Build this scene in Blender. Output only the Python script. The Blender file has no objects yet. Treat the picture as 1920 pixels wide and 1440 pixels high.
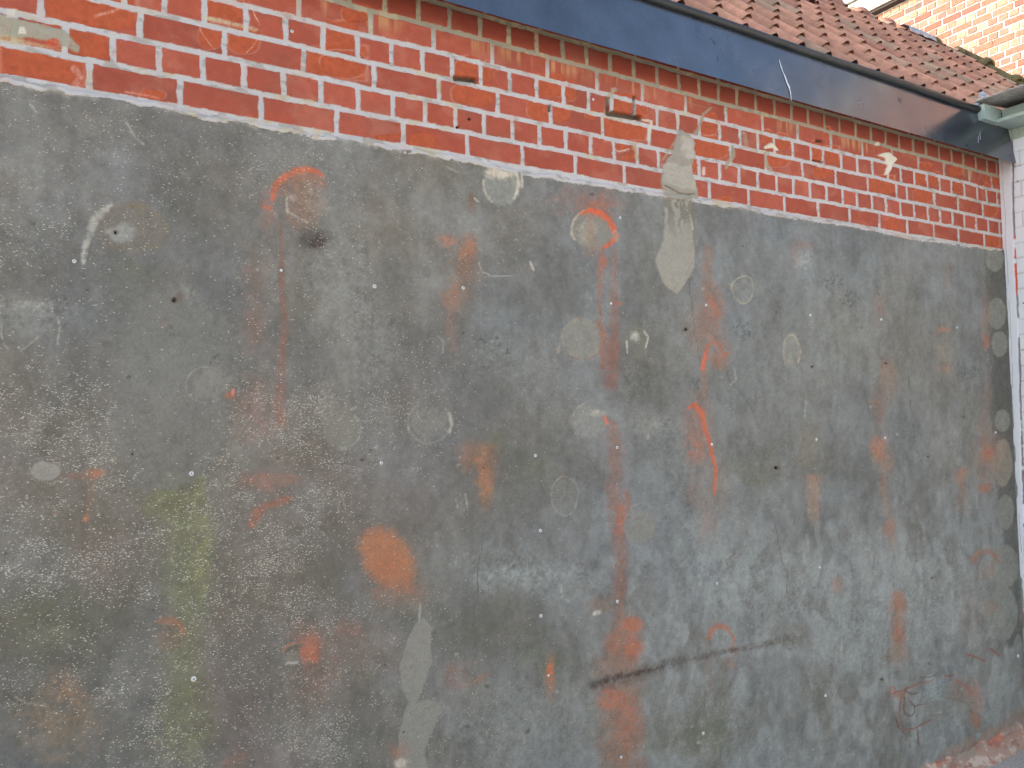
import bpy, math, random
import numpy as np
from mathutils import Vector, Matrix

random.seed(7)
scene = bpy.context.scene
C = scene.collection

# ------------------------------------------------------------------ camera
F, CX, CY = 1490.0, 960.0, 720.0          # focal length and centre for a 1920 px wide frame
DIST, EYE = 2.089, 1.6                    # metres in front of the wall, eye height
def _n(v): return v/np.linalg.norm(v)
e1 = _n(np.array([2460., -20., -F]))      # world X in camera axes
eu = np.array([-630., 32000., -F]); eu = _n(eu-e1*eu.dot(e1))
ey = np.cross(eu, e1)
MW = np.array([e1, ey, eu])
CAM = np.array([0., -DIST, EYE])
cam = bpy.data.cameras.new('camera'); co = bpy.data.objects.new('camera', cam); C.objects.link(co)
mm = Matrix([list(MW[0]), list(MW[1]), list(MW[2])]).to_4x4(); mm.translation = Vector(CAM)
co.matrix_world = mm
cam.sensor_width = 36; cam.lens = 36*F/1920; cam.clip_start = .05; cam.clip_end = 500
scene.camera = co

# ------------------------------------------------------------------ light
SUN = Vector((-.78, .50, .36)).normalized()
w = bpy.data.worlds.new("World"); scene.world = w; w.use_nodes = True
nt = w.node_tree; bg = nt.nodes['Background']
sky = nt.nodes.new('ShaderNodeTexSky'); sky.sky_type = 'NISHITA'; sky.sun_disc = False
sky.sun_elevation = math.asin(SUN.z); sky.sun_rotation = math.atan2(SUN.x, SUN.y)
sky.air_density = 1.0; sky.dust_density = 2.5; sky.ozone_density = 1.0
nt.links.new(sky.outputs[0], bg.inputs[0]); bg.inputs[1].default_value = .15
sl = bpy.data.lights.new('sun', 'SUN'); sl.energy = 2.0; sl.angle = math.radians(.5); sl.color = (1, .94, .88)
so = bpy.data.objects.new('sun', sl); C.objects.link(so); so.rotation_euler = SUN.to_track_quat('Z', 'Y').to_euler()
so.location = (0, 0, 12)
vs = scene.view_settings; vs.view_transform = 'Standard'; vs.look = 'None'; vs.gamma = 1; vs.exposure = 1.6
vs.use_curve_mapping = False
EW = np.array([.655, .730, .840])            # how bright a white card on the wall renders, per channel
scene.cycles.max_bounces = 6

# ------------------------------------------------------------------ survey helpers (photo pixel <-> wall plane)
def ray(x, y): return MW@np.array([x-CX, -(y-CY), -F])
def onY(x, y, Y=0.):
    r = ray(x, y); return CAM+(Y-CAM[1])/r[1]*r
def onX(x, y, X):
    r = ray(x, y); return CAM+(X-CAM[0])/r[0]*r
def chart(X, Z, Y=0.):
    P = np.stack([X-CAM[0], np.full_like(X, Y-CAM[1]), Z-CAM[2]], -1)@MW
    return CX+F*P[..., 0]/-P[..., 2], CY-F*P[..., 1]/-P[..., 2]

def lin(c):
    c = np.array(c, float)/255.
    return np.where(c <= .04045, c/12.92, ((c+.055)/1.055)**2.4)
def alb(c): return lin(c)/EW              # albedo that a displayed colour comes from, on the shaded wall

# ------------------------------------------------------------------ numpy noise
def vnoise(x, y, seed=0):
    xi = np.floor(x).astype(np.int64); yi = np.floor(y).astype(np.int64)
    fx = x-xi; fy = y-yi; fx = fx*fx*(3-2*fx); fy = fy*fy*(3-2*fy)
    def h(a, b):
        n = (a*374761393+b*668265263+seed*982451653) & 0xffffffff
        n = ((n ^ (n >> 13))*1274126177) & 0xffffffff
        n = (n ^ (n >> 16)) & 0xffff
        return n/65535.
    a = h(xi, yi)*(1-fx)+h(xi+1, yi)*fx; b = h(xi, yi+1)*(1-fx)+h(xi+1, yi+1)*fx
    return (a*(1-fy)+b*fy).astype(np.float32)
def fbm(x, y, o=4, seed=0, g=.5):
    s = 0; a = 1; t = 0
    for i in range(o):
        s = s+a*vnoise(x*2**i+17.3*i, y*2**i-9.1*i, seed+i*31); t += a; a *= g
    return s/t
def sstep(a, b, x):
    t = np.clip((x-a)/(b-a), 0, 1); return t*t*(3-2*t)

# ------------------------------------------------------------------ materials
def mat(name, base=(.5, .5, .5), rough=.8, metal=0., spec=.4, attr=None, var=.0, vscale=8., bump=0., bscale=60., grain=0., gscale=300., rvar=0., coat=0.):
    m = bpy.data.materials.new(name); m.use_nodes = True
    N = m.node_tree.nodes; L = m.node_tree.links; b = N['Principled BSDF']
    b.inputs['Roughness'].default_value = rough; b.inputs['Metallic'].default_value = metal
    b.inputs['Specular IOR Level'].default_value = spec
    b.inputs['Coat Weight'].default_value = coat
    tc = N.new('ShaderNodeTexCoord')
    if attr:
        a = N.new('ShaderNodeAttribute'); a.attribute_name = attr; col = a.outputs['Color']
    else:
        r = N.new('ShaderNodeRGB'); r.outputs[0].default_value = (*base, 1); col = r.outputs[0]
    def mul(col, scale, amt, detail=4):
        nz = N.new('ShaderNodeTexNoise'); nz.inputs['Scale'].default_value = scale; nz.inputs['Detail'].default_value = detail
        L.new(tc.outputs['Object'], nz.inputs['Vector'])
        mr = N.new('ShaderNodeMapRange'); mr.inputs[1].default_value = .25; mr.inputs[2].default_value = .75
        mr.inputs[3].default_value = 1-amt; mr.inputs[4].default_value = 1+amt; mr.clamp = False
        L.new(nz.outputs['Fac'], mr.inputs[0])
        vm = N.new('ShaderNodeVectorMath'); vm.operation = 'SCALE'; L.new(col, vm.inputs[0]); L.new(mr.outputs[0], vm.inputs['Scale'])
        return vm.outputs[0]
    if var: col = mul(col, vscale, var)
    if grain: col = mul(col, gscale, grain, 2)
    L.new(col, b.inputs['Base Color'])
    if rvar:
        nz = N.new('ShaderNodeTexNoise'); nz.inputs['Scale'].default_value = 5; nz.inputs['Detail'].default_value = 6
        L.new(tc.outputs['Object'], nz.inputs['Vector'])
        mr = N.new('ShaderNodeMapRange'); mr.inputs[1].default_value = .3; mr.inputs[2].default_value = .7
        mr.inputs[3].default_value = rough-rvar; mr.inputs[4].default_value = rough+rvar
        L.new(nz.outputs['Fac'], mr.inputs[0]); L.new(mr.outputs[0], b.inputs['Roughness'])
    if bump:
        nz = N.new('ShaderNodeTexNoise'); nz.inputs['Scale'].default_value = bscale; nz.inputs['Detail'].default_value = 5
        L.new(tc.outputs['Object'], nz.inputs['Vector'])
        bp = N.new('ShaderNodeBump'); bp.inputs['Strength'].default_value = bump; bp.inputs['Distance'].default_value = .01
        L.new(nz.outputs['Fac'], bp.inputs['Height']); L.new(bp.outputs[0], b.inputs['Normal'])
    return m

# ------------------------------------------------------------------ object helpers
def link(o, parent=None):
    C.objects.link(o)
    if parent is not None: o.parent = parent; o.matrix_parent_inverse = parent.matrix_world.inverted()
    return o
def obj(name, V, Fc, m, parent=None, smooth=False):
    me = bpy.data.meshes.new(name); me.from_pydata([tuple(v) for v in V], [], Fc); me.update()
    me.materials.append(m)
    if smooth: me.polygons.foreach_set('use_smooth', [True]*len(me.polygons))
    return link(bpy.data.objects.new(name, me), parent)
def thing(name, label, cat, loc=(0, 0, 0), group=None):
    o = bpy.data.objects.new(name, None); o.location = loc; C.objects.link(o)
    o.empty_display_size = .2; o['label'] = label; o['category'] = cat
    if group: o['group'] = group
    bpy.context.view_layer.update()
    return o
class MB:
    def __init__(s): s.v = []; s.f = []; s.c = []
    def add(s, V, Fc, col=None):
        n = len(s.v); s.v += [tuple(v) for v in V]; s.f += [tuple(i+n for i in f) for f in Fc]
        s.c += [col or (1, 1, 1)]*len(V)
    def hexa(s, p, col=None):             # 8 corners: bottom 4 (ccw), top 4
        s.add(p, [(3, 2, 1, 0), (4, 5, 6, 7), (0, 1, 5, 4), (1, 2, 6, 5), (2, 3, 7, 6), (3, 0, 4, 7)], col)
    def box(s, x0, x1, y0, y1, z0, z1, col=None):
        s.hexa([(x0, y0, z0), (x1, y0, z0), (x1, y1, z0), (x0, y1, z0), (x0, y0, z1), (x1, y0, z1), (x1, y1, z1), (x0, y1, z1)], col)
    def prism(s, prof, a, b, axis='x', col=None):   # closed profile of (p,q) swept along an axis
        n = len(prof)
        if axis == 'x': V = [(a, p, q) for p, q in prof]+[(b, p, q) for p, q in prof]
        else: V = [(p, a, q) for p, q in prof]+[(p, b, q) for p, q in prof]
        Fc = [(i, (i+1) % n, n+(i+1) % n, n+i) for i in range(n)]+[tuple(range(n))[::-1], tuple(range(n, 2*n))]
        s.add(V, Fc, col)
    def tube(s, pts, rad, n=12, col=None):
        pts = [Vector(p) for p in pts]; V = []
        if not hasattr(rad, '__len__'): rad = [rad]*len(pts)
        for i, p in enumerate(pts):
            d = (pts[min(i+1, len(pts)-1)]-pts[max(i-1, 0)]).normalized()
            a = d.cross(Vector((0, 0, 1)));
            if a.length < .1: a = d.cross(Vector((1, 0, 0)))
            a.normalize(); b = d.cross(a)
            for k in range(n):
                t = 2*math.pi*k/n; V.append(p+(a*math.cos(t)+b*math.sin(t))*rad[i])
        Fc = [(i*n+k, i*n+(k+1) % n, (i+1)*n+(k+1) % n, (i+1)*n+k) for i in range(len(pts)-1) for k in range(n)]
        Fc += [tuple(range(n))[::-1], tuple(range((len(pts)-1)*n, len(pts)*n))]
        s.add(V, Fc, col)
    def build(s, name, m, parent=None, smooth=False, colors=False, bevel=0):
        o = obj(name, s.v, s.f, m, parent, smooth)
        if colors:
            at = o.data.color_attributes.new('Col', 'FLOAT_COLOR', 'POINT')
            at.data.foreach_set('color', np.array([(*c, 1) for c in s.c], np.float32).ravel())
        if bevel:
            bv = o.modifiers.new('b', 'BEVEL'); bv.width = bevel; bv.segments = 2; bv.limit_method = 'ANGLE'
        return o
def grid_obj(name, X, Y, Z, col, extra, m, parent):
    nr, nc = X.shape
    me = bpy.data.meshes.new(name); nv = nr*nc
    me.vertices.add(nv); me.vertices.foreach_set('co', np.stack([X, Y, Z], -1).astype(np.float32).ravel())
    i = np.arange((nr-1)*(nc-1)); r = i//(nc-1); c = i % (nc-1); a = r*nc+c
    q = np.stack([a, a+1, a+nc+1, a+nc], -1).astype(np.int32).ravel()
    me.loops.add(len(q)); me.loops.foreach_set('vertex_index', q)
    me.polygons.add(len(i)); me.polygons.foreach_set('loop_start', np.arange(0, len(q), 4, dtype=np.int32))
    me.polygons.foreach_set('use_smooth', np.ones(len(i), bool))
    me.update(calc_edges=True); me.validate()
    at = me.color_attributes.new('Col', 'FLOAT_COLOR', 'POINT')
    rgba = np.ones((nv, 4), np.float32); rgba[:, :3] = np.clip(col.reshape(-1, 3), 0.002, .92); at.data.foreach_set('color', rgba.ravel())
    for k, a in extra.items():
        t = me.attributes.new(k, 'FLOAT', 'POINT'); t.data.foreach_set('value', a.astype(np.float32).ravel())
    me.materials.append(m)
    return link(bpy.data.objects.new(name, me), parent)

# ------------------------------------------------------------------ stain painting on a grid lying in the wall
class Paint:
    """Wear, stains and trowel marks of the wall surface, surveyed from the photograph onto the wall plane."""
    def __init__(s, X, Z):
        s.X = X.astype(np.float32); s.Z = Z.astype(np.float32)
        s.px, s.py = chart(s.X, s.Z); s.px = s.px.astype(np.float32); s.py = s.py.astype(np.float32)
        s.n1 = fbm(s.X*45, s.Z*45, 3, 5)-.5; s.n2 = fbm(s.X*45+50, s.Z*45+50, 3, 9)-.5
        s.n3 = fbm(s.X*14, s.Z*14, 3, 25)-.5; s.n4 = fbm(s.X*14+50, s.Z*14+50, 3, 29)-.5
        s.gr = fbm(s.X*130, s.Z*130, 2, 77); s.g3 = fbm(s.X*260, s.Z*200, 2, 79)
        s.strong = False; s.dusty = True; s.col = np.zeros(X.shape+(3,), np.float32); s.h = np.zeros(X.shape, np.float32); s.speck = np.zeros(X.shape, np.float32); s.flat = np.zeros(X.shape, np.float32)
    def box(s, x0, y0, x1, y1):
        xr = s.px.min(0), s.px.max(0)
        c = np.where((xr[1] >= x0) & (xr[0] <= x1))[0]
        if len(c) == 0: return None
        sub = s.py[:, c[0]:c[-1]+1]
        r = np.where((sub.max(1) >= y0) & (sub.min(1) <= y1))[0]
        if len(r) == 0: return None
        return (slice(r[0], r[-1]+1), slice(c[0], c[-1]+1))
    def apply(s, S, m, col, h=0., speck=None, rough=0., k=1.):
        n_ = (s.gr[S]-.5)*.9+s.n1[S]*.7+(s.g3[S]-.5)*.8
        m = np.clip(m+n_*3.0*m*(1-m)*k, 0, 1)
        if rough: m = m*np.clip(1-rough+rough*2.2*(s.gr[S]*.5+s.g3[S]*.5), 0, 1)
        if col is not None and col[0]-col[2] > 26 and s.dusty: m = m*(.90 if max(m.max(), 0) <= .97 and not s.strong else .95)
        if col is not None and col[0]-col[2] > 50 and s.dusty:
            k_ = .72 if col[0] >= 214 else .56
            col = tuple(k_*a_+(1-k_)*b_ for a_, b_ in zip(col, (112, 109, 102)))
        if col is not None:
            s.col[S] += (alb(col).astype(np.float32)-s.col[S])*m[..., None]
        if h: s.h[S] += h*m
        if speck is not None:
            s.speck[S] += (speck-s.speck[S])*m
            if speck <= .15: s.flat[S] = np.maximum(s.flat[S], m)
    def wob(s, S, a):
        return s.px[S]+(s.n1[S]*.6+s.n3[S])*a, s.py[S]+(s.n2[S]*.6+s.n4[S])*a
    def blob(s, x, y, rx, ry, col, a=1., soft=.5, wob=None, ang=0., h=0., speck=None, rough=0.):
        k = max(rx, ry)*(1+soft)+20
        S = s.box(x-k, y-k, x+k, y+k)
        if S is None: return
        wob = min(rx, ry)*.9 if wob is None else wob
        X, Y = s.wob(S, wob); X = X-x; Y = Y-y; c, sn = math.cos(ang), math.sin(ang)
        d = np.sqrt(((X*c+Y*sn)/rx)**2+((-X*sn+Y*c)/ry)**2)
        s.apply(S, a*(1-sstep(1-soft, 1+soft, d)), col, h, speck, rough)
    def stroke(s, pts, wd, col, a=1., soft=.6, wob=3., h=0., taper=False, rough=0.):
        P = np.array(pts, float); wm = np.max(wd) if hasattr(wd, '__len__') else wd
        k = wm+wob+8
        S = s.box(P[:, 0].min()-k, P[:, 1].min()-k, P[:, 0].max()+k, P[:, 1].max()+k)
        if S is None: return
        X, Y = s.wob(S, wob); best = np.full(X.shape, 1e9, np.float32)
        n = len(P)-1
        ws = wd if hasattr(wd, '__len__') else [wd]*len(P)
        for i in range(n):
            ax, ay = P[i]; dx, dy = P[i+1]-P[i]; L = dx*dx+dy*dy+1e-6
            t = np.clip(((X-ax)*dx+(Y-ay)*dy)/L, 0, 1)
            ww = (ws[i]+(ws[i+1]-ws[i])*t)/2.
            if taper: ww = ww*np.clip(1.15-np.abs((i+t)/n*2-1), .05, 1)
            d = np.hypot(X-ax-t*dx, Y-ay-t*dy)/np.maximum(ww, .3)
            best = np.minimum(best, d)
        s.apply(S, a*(1-sstep(1-soft, 1+soft, best)), col, h, None, rough)
    def poly(s, pts, col, a=1., soft=2., wob=4., h=0., speck=None, rough=0., ragged=0.):
        P = np.array(pts, float); k = wob+soft+8
        S = s.box(P[:, 0].min()-k, P[:, 1].min()-k, P[:, 0].max()+k, P[:, 1].max()+k)
        if S is None: return
        X, Y = s.wob(S, wob); ins = np.zeros(X.shape, bool); best = np.full(X.shape, 1e9, np.float32)
        for i in range(len(P)):
            x0, y0 = P[i]; x1, y1 = P[(i+1) % len(P)]
            cnd = ((y0 > Y) != (y1 > Y)) & (X < (x1-x0)*(Y-y0)/((y1-y0) if y1 != y0 else 1e-9)+x0)
            ins ^= cnd
            dx, dy = x1-x0, y1-y0; t = np.clip(((X-x0)*dx+(Y-y0)*dy)/(dx*dx+dy*dy+1e-6), 0, 1)
            best = np.minimum(best, np.hypot(X-x0-t*dx, Y-y0-t*dy))
        d = np.where(ins, best, -best)
        m = sstep(-soft, soft, d)*a
        if ragged: m = m*sstep(.42, .5, s.gr[S]*.5+.5*(s.n1[S]+.5)+(1-ragged)*.3)
        s.apply(S, m, col, h, speck, rough)
    def ring(s, x, y, rx, ry, wd, col, a=1., a0=0., a1=360., soft=.6, wob=2., h=0., rough=0.4):
        n = max(6, int((a1-a0)/18))
        pts = [(x+rx*math.cos(math.radians(a0+(a1-a0)*i/n)), y+ry*math.sin(math.radians(a0+(a1-a0)*i/n))) for i in range(n+1)]
        s.stroke(pts, wd, col, a, soft, wob, h, rough=rough)

# edge between cement render and brickwork, surveyed
EDGE = [(-60, 141), (0, 152), (100, 170), (160, 181), (200, 186), (300, 203), (345, 212), (400, 225), (480, 236), (580, 254), (640, 262), (700, 272), (750, 283), (800, 289), (850, 297),
        (905, 309), (980, 325), (1080, 341), (1200, 361), (1240, 368), (1300, 377), (1400, 391), (1450, 404), (1520, 412), (1600, 424), (1700, 447), (1800, 459), (1880, 470), (1925, 477)]
EP = np.array([onY(*p) for p in EDGE])
def edgeZ(X): return np.interp(X, EP[:, 0], EP[:, 2])
XC = 4.155                                # the inner corner at the right

def columns(step):
    px = np.arange(-80, 1925, step); r = [onY(p, 760)[0] for p in px]
    r = np.array([x for x in r if x < XC]); left = np.arange(-1.6, r[0]-.004, .006)
    return np.concatenate([left, r, [XC]])

exec_parts = []
# ================================================================== the outbuilding
shed = thing('outbuilding', 'low brick outbuilding with half-rendered grey wall, dark gutter board and small red roof tiles', 'outbuilding', (2, 0, 0))

# ---- cement render -------------------------------------------------
xs = columns(2.0); zt = np.linspace(0, 1, 740)
X, T = np.meshgrid(xs, zt)
ez = edgeZ(X)+.005*(fbm(X*60, X*0+3, 3, 41)-.5)*2+.0012*(fbm(X*9, X*0+8, 2, 43)-.5)*2
Z = .03+T*(ez-.03)
p = Paint(X, Z)
x, z = p.X, p.Z
big = fbm(x*2.2, z*2.2, 4, 1); med = fbm(x*7, z*6, 4, 2); fine = fbm(x*30, z*24, 3, 3); vert = fbm(x*16, z*2.5, 4, 4)
rt = sstep(300, 1500, p.px); low = sstep(300, 1300, p.py)
tone = (.26*big+.36*med+.24*fine+.14*vert-.5)*1.9
darkc = lin((92, 91, 85)); midc = lin((112, 111, 107)); litc = lin((130, 131, 128))
t = np.clip(.47+.17*rt-.10*low*(1-rt)+tone*.78, 0, 1)[..., None]
c = np.where(t < .5, darkc+(midc-darkc)*t*2, midc+(litc-midc)*(t-.5)*2)
# hue drift: brownish / greenish at the left, bluish at the right
hue = fbm(x*3.1+9, z*2.6, 4, 8)[..., None]-.5
c = c*(1+hue*np.array([.20, 0.02, -.24])*(1.3-rt[..., None]*.6))
c = c*np.where(True, 1+rt[..., None]*np.array([-.05, .012, .075]), 1)
brown = (sstep(.45, .75, fbm(x*2.4+3, z*2.0+1, 4, 12))*(1-rt)*low)[..., None]
c = c+(lin((110, 97, 91))-c)*brown*.55
p.col = (c/EW).astype(np.float32)
# pale bluish lime bloom, bottom right, wiped in short vertical and curved dabs
bl = sstep(.40, .66, fbm(x*19+fbm(x*7, z*7, 2, 60)*2.5, z*12+fbm(x*6, z*6, 2, 62)*2, 4, 61))*sstep(860, 1080, p.py)*sstep(850, 1300, p.px)*(1-sstep(1360, 1500, p.py)*.5)
bl2 = sstep(.5, .68, fbm(x*6+4, z*5, 4, 63))*sstep(500, 1100, p.px)*.5+sstep(.56, .7, fbm(x*5+14, z*4, 4, 64))*.35
lime = alb((147, 153, 155)).astype(np.float32)
for m_ in (bl*.50, bl2*.36): p.col += (lime-p.col)*m_[..., None]
dk = sstep(.55, .70, fbm(x*9+31, z*6, 4, 66))*.35*sstep(900, 1150, p.py)
p.col += (alb((98, 98, 90)).astype(np.float32)-p.col)*dk[..., None]
# long faint vertical water runs
runs = sstep(.56, .72, fbm(x*22, z*1.1, 3, 70))*(fbm(x*3, z*2, 2, 71))
p.col *= (1-.10*runs)[..., None]
runs2 = sstep(.58, .74, fbm(x*30+5, z*1.3, 3, 72))*(fbm(x*3+5, z*2, 2, 73))
p.col *= (1+.09*runs2)[..., None]
# bare sand grain density
sp = .16+0*x
dens = sstep(.38, .66, fbm(x*4.2, z*5.2, 4, 80))
sp = (.02+.11*dens)*(1-sstep(500, 1250, p.px))+.01
sp += sstep(.46, .66, fbm(x*7+7, z*10, 4, 81))*sstep(640, 800, p.py)*(1-sstep(560, 760, p.px))*.5
p.speck = sp.astype(np.float32)
for b in [(110, 790, 120, 90, .9), (130, 1060, 220, 55, .95), (400, 870, 45, 45, .9), (470, 770, 45, 50, .75), (570, 790, 60, 60, .9), (690, 760, 60, 40, .6), (480, 1120, 70, 60, .9), (300, 1020, 60, 60, .95),
          (400, 960, 60, 60, .7), (620, 970, 60, 40, .7), (300, 1400, 60, 40, .8), (40, 1290, 80, 60, .6), (560, 1290, 60, 60, .6), (250, 1250, 160, 60, .6), (60, 450, 80, 60, .5), (500, 300, 90, 60, .35)]:
    p.blob(b[0], b[1], b[2], b[3], None, .8, .9, wob=40, speck=b[4]*.72)
p.speck *= (.35+1.1*sstep(.35, .7, fbm(x*22, z*30, 3, 83)))
B, S_, Po, R_ = p.blob, p.stroke, p.poly, p.ring
OR = (205, 98, 58); OS = (176, 100, 72); OD = (150, 92, 74); PK = (140, 104, 92)
# grey-white haze clouds
for b in [(60, 590, 70, 32, (140, 144, 141), .55), (640, 560, 60, 70, (136, 140, 138), .45), (620, 470, 50, 60, (130, 133, 129), .4), (570, 290, 60, 40, (126, 128, 124), .4), (330, 690, 90, 110, (122, 124, 121), .4),
          (700, 650, 50, 60, (136, 139, 136), .45), (930, 670, 50, 40, (128, 132, 128), .5), (1010, 700, 50, 40, (128, 131, 126), .5), (960, 1080, 70, 34, (144, 151, 151), .55), (1270, 800, 40, 150, (130, 135, 135), .5),
          (1060, 1090, 50, 40, (140, 146, 146), .45), (1330, 1000, 70, 60, (132, 138, 138), .4), (1400, 1100, 120, 70, (140, 148, 150), .35), (1700, 1120, 150, 90, (142, 151, 153), .35), (1600, 1200, 120, 60, (138, 147, 149), .35), (1505, 487, 16, 18, (158, 163, 163), .8),
          (1130, 1330, 160, 60, (122, 124, 119), .5), (960, 1370, 90, 60, (130, 135, 134), .4), (1560, 640, 60, 90, (124, 131, 129), .4), (1420, 700, 80, 60, (122, 126, 123), .4)]:
    B(*b[:5], a=b[5]*(.6 if b[1] < 900 else .9), soft=.85, rough=.3)
for b in [(350, 350, 40, 60, .45), (90, 480, 130, 60, .3), (230, 620, 60, 80, .3), (860, 320, 100, 30, .25), (1250, 700, 80, 60, .3), (1000, 880, 110, 60, .35), (1050, 530, 120, 60, .25), (880, 1180, 160, 70, .3), (600, 1080, 140, 80, .3), (100, 1180, 160, 70, .35),
          (1420, 850, 90, 40, .35), (1560, 870, 40, 40, .35), (1330, 1340, 70, 60, .35), (1530, 1290, 60, 40, .3), (700, 1400, 90, 60, .35), (560, 640, 40, 60, .25), (1190, 700, 40, 60, .35)]:
    B(b[0], b[1], b[2], b[3], (92, 91, 83), b[4], .85)
# green algae run
S_([(330, 930), (350, 1000), (352, 1100), (345, 1200), (350, 1390)], [70, 80, 68, 62, 90], (112, 114, 90), .65, .95, 22, rough=.55)
S_([(372, 905), (378, 1010), (372, 1120)], [24, 30, 20], (118, 119, 84), .5, .95, 16, rough=.5)
B(300, 940, 40, 22, (112, 114, 88), .6, .8)
for g in [(930, 830, 26, 18), (1000, 880, 30, 22), (85, 1170, 60, 50), (1330, 1350, 40, 40), (250, 520, 40, 30), (1010, 1240, 40, 20), (1415, 880, 50, 26), (1300, 1390, 90, 30)]: B(*g, (104, 107, 90), .38, .8)
# smooth trowelled repairs
Po([(262, 560), (330, 548), (425, 600), (436, 700), (428, 790), (402, 862), (330, 915), (262, 920), (226, 880), (212, 780), (222, 670)], (115, 116, 112), .62, 9, 22, speck=.02, h=.0004)
B(390, 620, 60, 60, (112, 114, 110), .4, .6, speck=.05)
Po([(792, 1158), (809, 1175), (806, 1240), (790, 1290), (770, 1330), (752, 1290), (748, 1245), (757, 1210), (776, 1170)], (132, 131, 125), .95, 1.2, 9, speck=0, h=.0012)
Po([(762, 1318), (800, 1310), (826, 1322), (812, 1370), (796, 1405), (806, 1450), (741, 1450), (743, 1380)], (131, 130, 124), .95, 1.2, 9, speck=0, h=.0012)
S_([(787, 1130), (784, 1165)], 4, (150, 148, 140), .8)
# stained / chalky rings and patches left by removed fixings
B(245, 430, 70, 46, (116, 111, 102), .7, .2, 10, speck=.15); R_(245, 430, 66, 44, 7, (120, 108, 86), .45, 200, 420)
S_([(155, 492), (160, 455), (176, 415), (205, 388)], [8, 12, 15, 9], (158, 158, 152), .75, .8, 4, rough=.5)
B(226, 436, 26, 18, (143, 145, 142), .85, .35, 8, speck=0)
B(1090, 635, 41, 39, (131, 131, 124), .8, .12, 5, speck=.05, h=.001); R_(1090, 635, 38, 36, 4, (139, 135, 122), .5)
R_(1091, 636, 40, 38, 4, (150, 108, 84), .5, -60, 120)
B(1190, 640, 20, 34, (116, 115, 106), .5, .2, 4, speck=0); S_([(1173, 640), (1175, 662)], 3, (175, 173, 162), .9, wob=2); S_([(1206, 622), (1214, 632), (1209, 652)], 3, (175, 173, 162), .9, wob=2); B(1188, 632, 8, 10, (168, 167, 158), .8, .5, 6, rough=.5)
R_(1058, 930, 25, 36, 2.6, (144, 143, 135), .55, 0, 360, wob=5); B(1058, 932, 22, 32, (124, 125, 118), .4, .3, speck=.05)
R_(1391, 543, 20, 26, 2.6, (160, 154, 136), .75, 0, 360, wob=9); B(1391, 545, 18, 23, (132, 134, 131), .4, .3)
B(1481, 660, 15, 32, (135, 135, 129), .65, .25, 7, rough=.3); R_(1481, 660, 16, 33, 2.5, (172, 160, 142), .6, 120, 400, wob=4)
B(1105, 790, 36, 30, (133, 134, 131), .8, .18, 8, speck=.05); S_([(1072, 780), (1082, 762), (1100, 753)], 3, (146, 148, 140), .7); B(1118, 775, 14, 6, (160, 160, 152), .7, .5)
B(1215, 795, 38, 20, (134, 136, 131), .6, .6, rough=.6); R_(1200, 980, 30, 36, 2.5, (140, 140, 130), .6, 60, 260)
B(1200, 985, 27, 32, (130, 131, 125), .75, .15, speck=0)
B(640, 805, 35, 36, (122, 121, 114), .75, .12, 6, speck=.1); R_(642, 805, 34, 34, 3, (142, 141, 130), .6, -50, 100)
R_(385, 722, 38, 34, 3, (140, 140, 133), .65, 90, 300); B(388, 722, 34, 30, (126, 126, 120), .7, .15, speck=.02)
R_(803, 792, 40, 40, 4, (136, 136, 127), .6, -40, 240); S_([(840, 775), (846, 795), (840, 812)], 5, (168, 166, 150), .8)
B(803, 792, 36, 36, (125, 125, 119), .65, .15, speck=.05)
B(940, 350, 34, 36, (136, 139, 134), .75, .12, 5, speck=0); R_(938, 345, 33, 40, 5, (182, 178, 165), .85, -80, 40); R_(938, 345, 33, 40, 4, (170, 167, 155), .8, 120, 190, wob=5)
B(938, 322, 26, 13, (190, 184, 170), .9, .5, 10, rough=.7, h=.001)
S_([(976, 312), (977, 352)], 4, (175, 172, 162), .8, wob=3)
S_([(897, 494), (902, 510), (920, 518), (960, 517)], 2.6, (158, 156, 148), .7, wob=3, rough=.4); S_([(992, 490), (995, 498), (1000, 508)], [3, 5, 2], (178, 170, 162), .9, wob=1)
B(85, 885, 25, 18, (139, 137, 131), .93, .08, 14, speck=0, h=.0025)
for pts in ([(4, 608), (3, 630), (8, 648), (16, 656)], [(107, 594), (113, 615), (108, 645)], [(235, 226), (246, 246), (256, 262), (270, 272)], [(40, 658), (75, 630)], [(25, 1305), (50, 1320), (85, 1322)], [(820, 630), (830, 640), (829, 662)], [(845, 790), (842, 818)],
            [(763, 800), (765, 812)], [(1372, 690), (1378, 712), (1368, 720)], [(53, 190), (66, 212)], [(1508, 752), (1506, 780)], [(860, 325), (835, 312)], [(1046, 660), (1048, 650)], [(1576, 1200), (1575, 1230)],
            [(852, 935), (856, 950)], [(870, 925), (874, 952)], [(1215, 812), (1214, 822)], [(1051, 1095), (1053, 1120), (1066, 1128)], [(855, 1045), (852, 1060)]):
    S_(pts, 3.2, (160, 159, 150), .5, .8, 3, rough=.7)
B(60, 570, 50, 9, (150, 150, 146), .5, .8, rough=.5)
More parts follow.
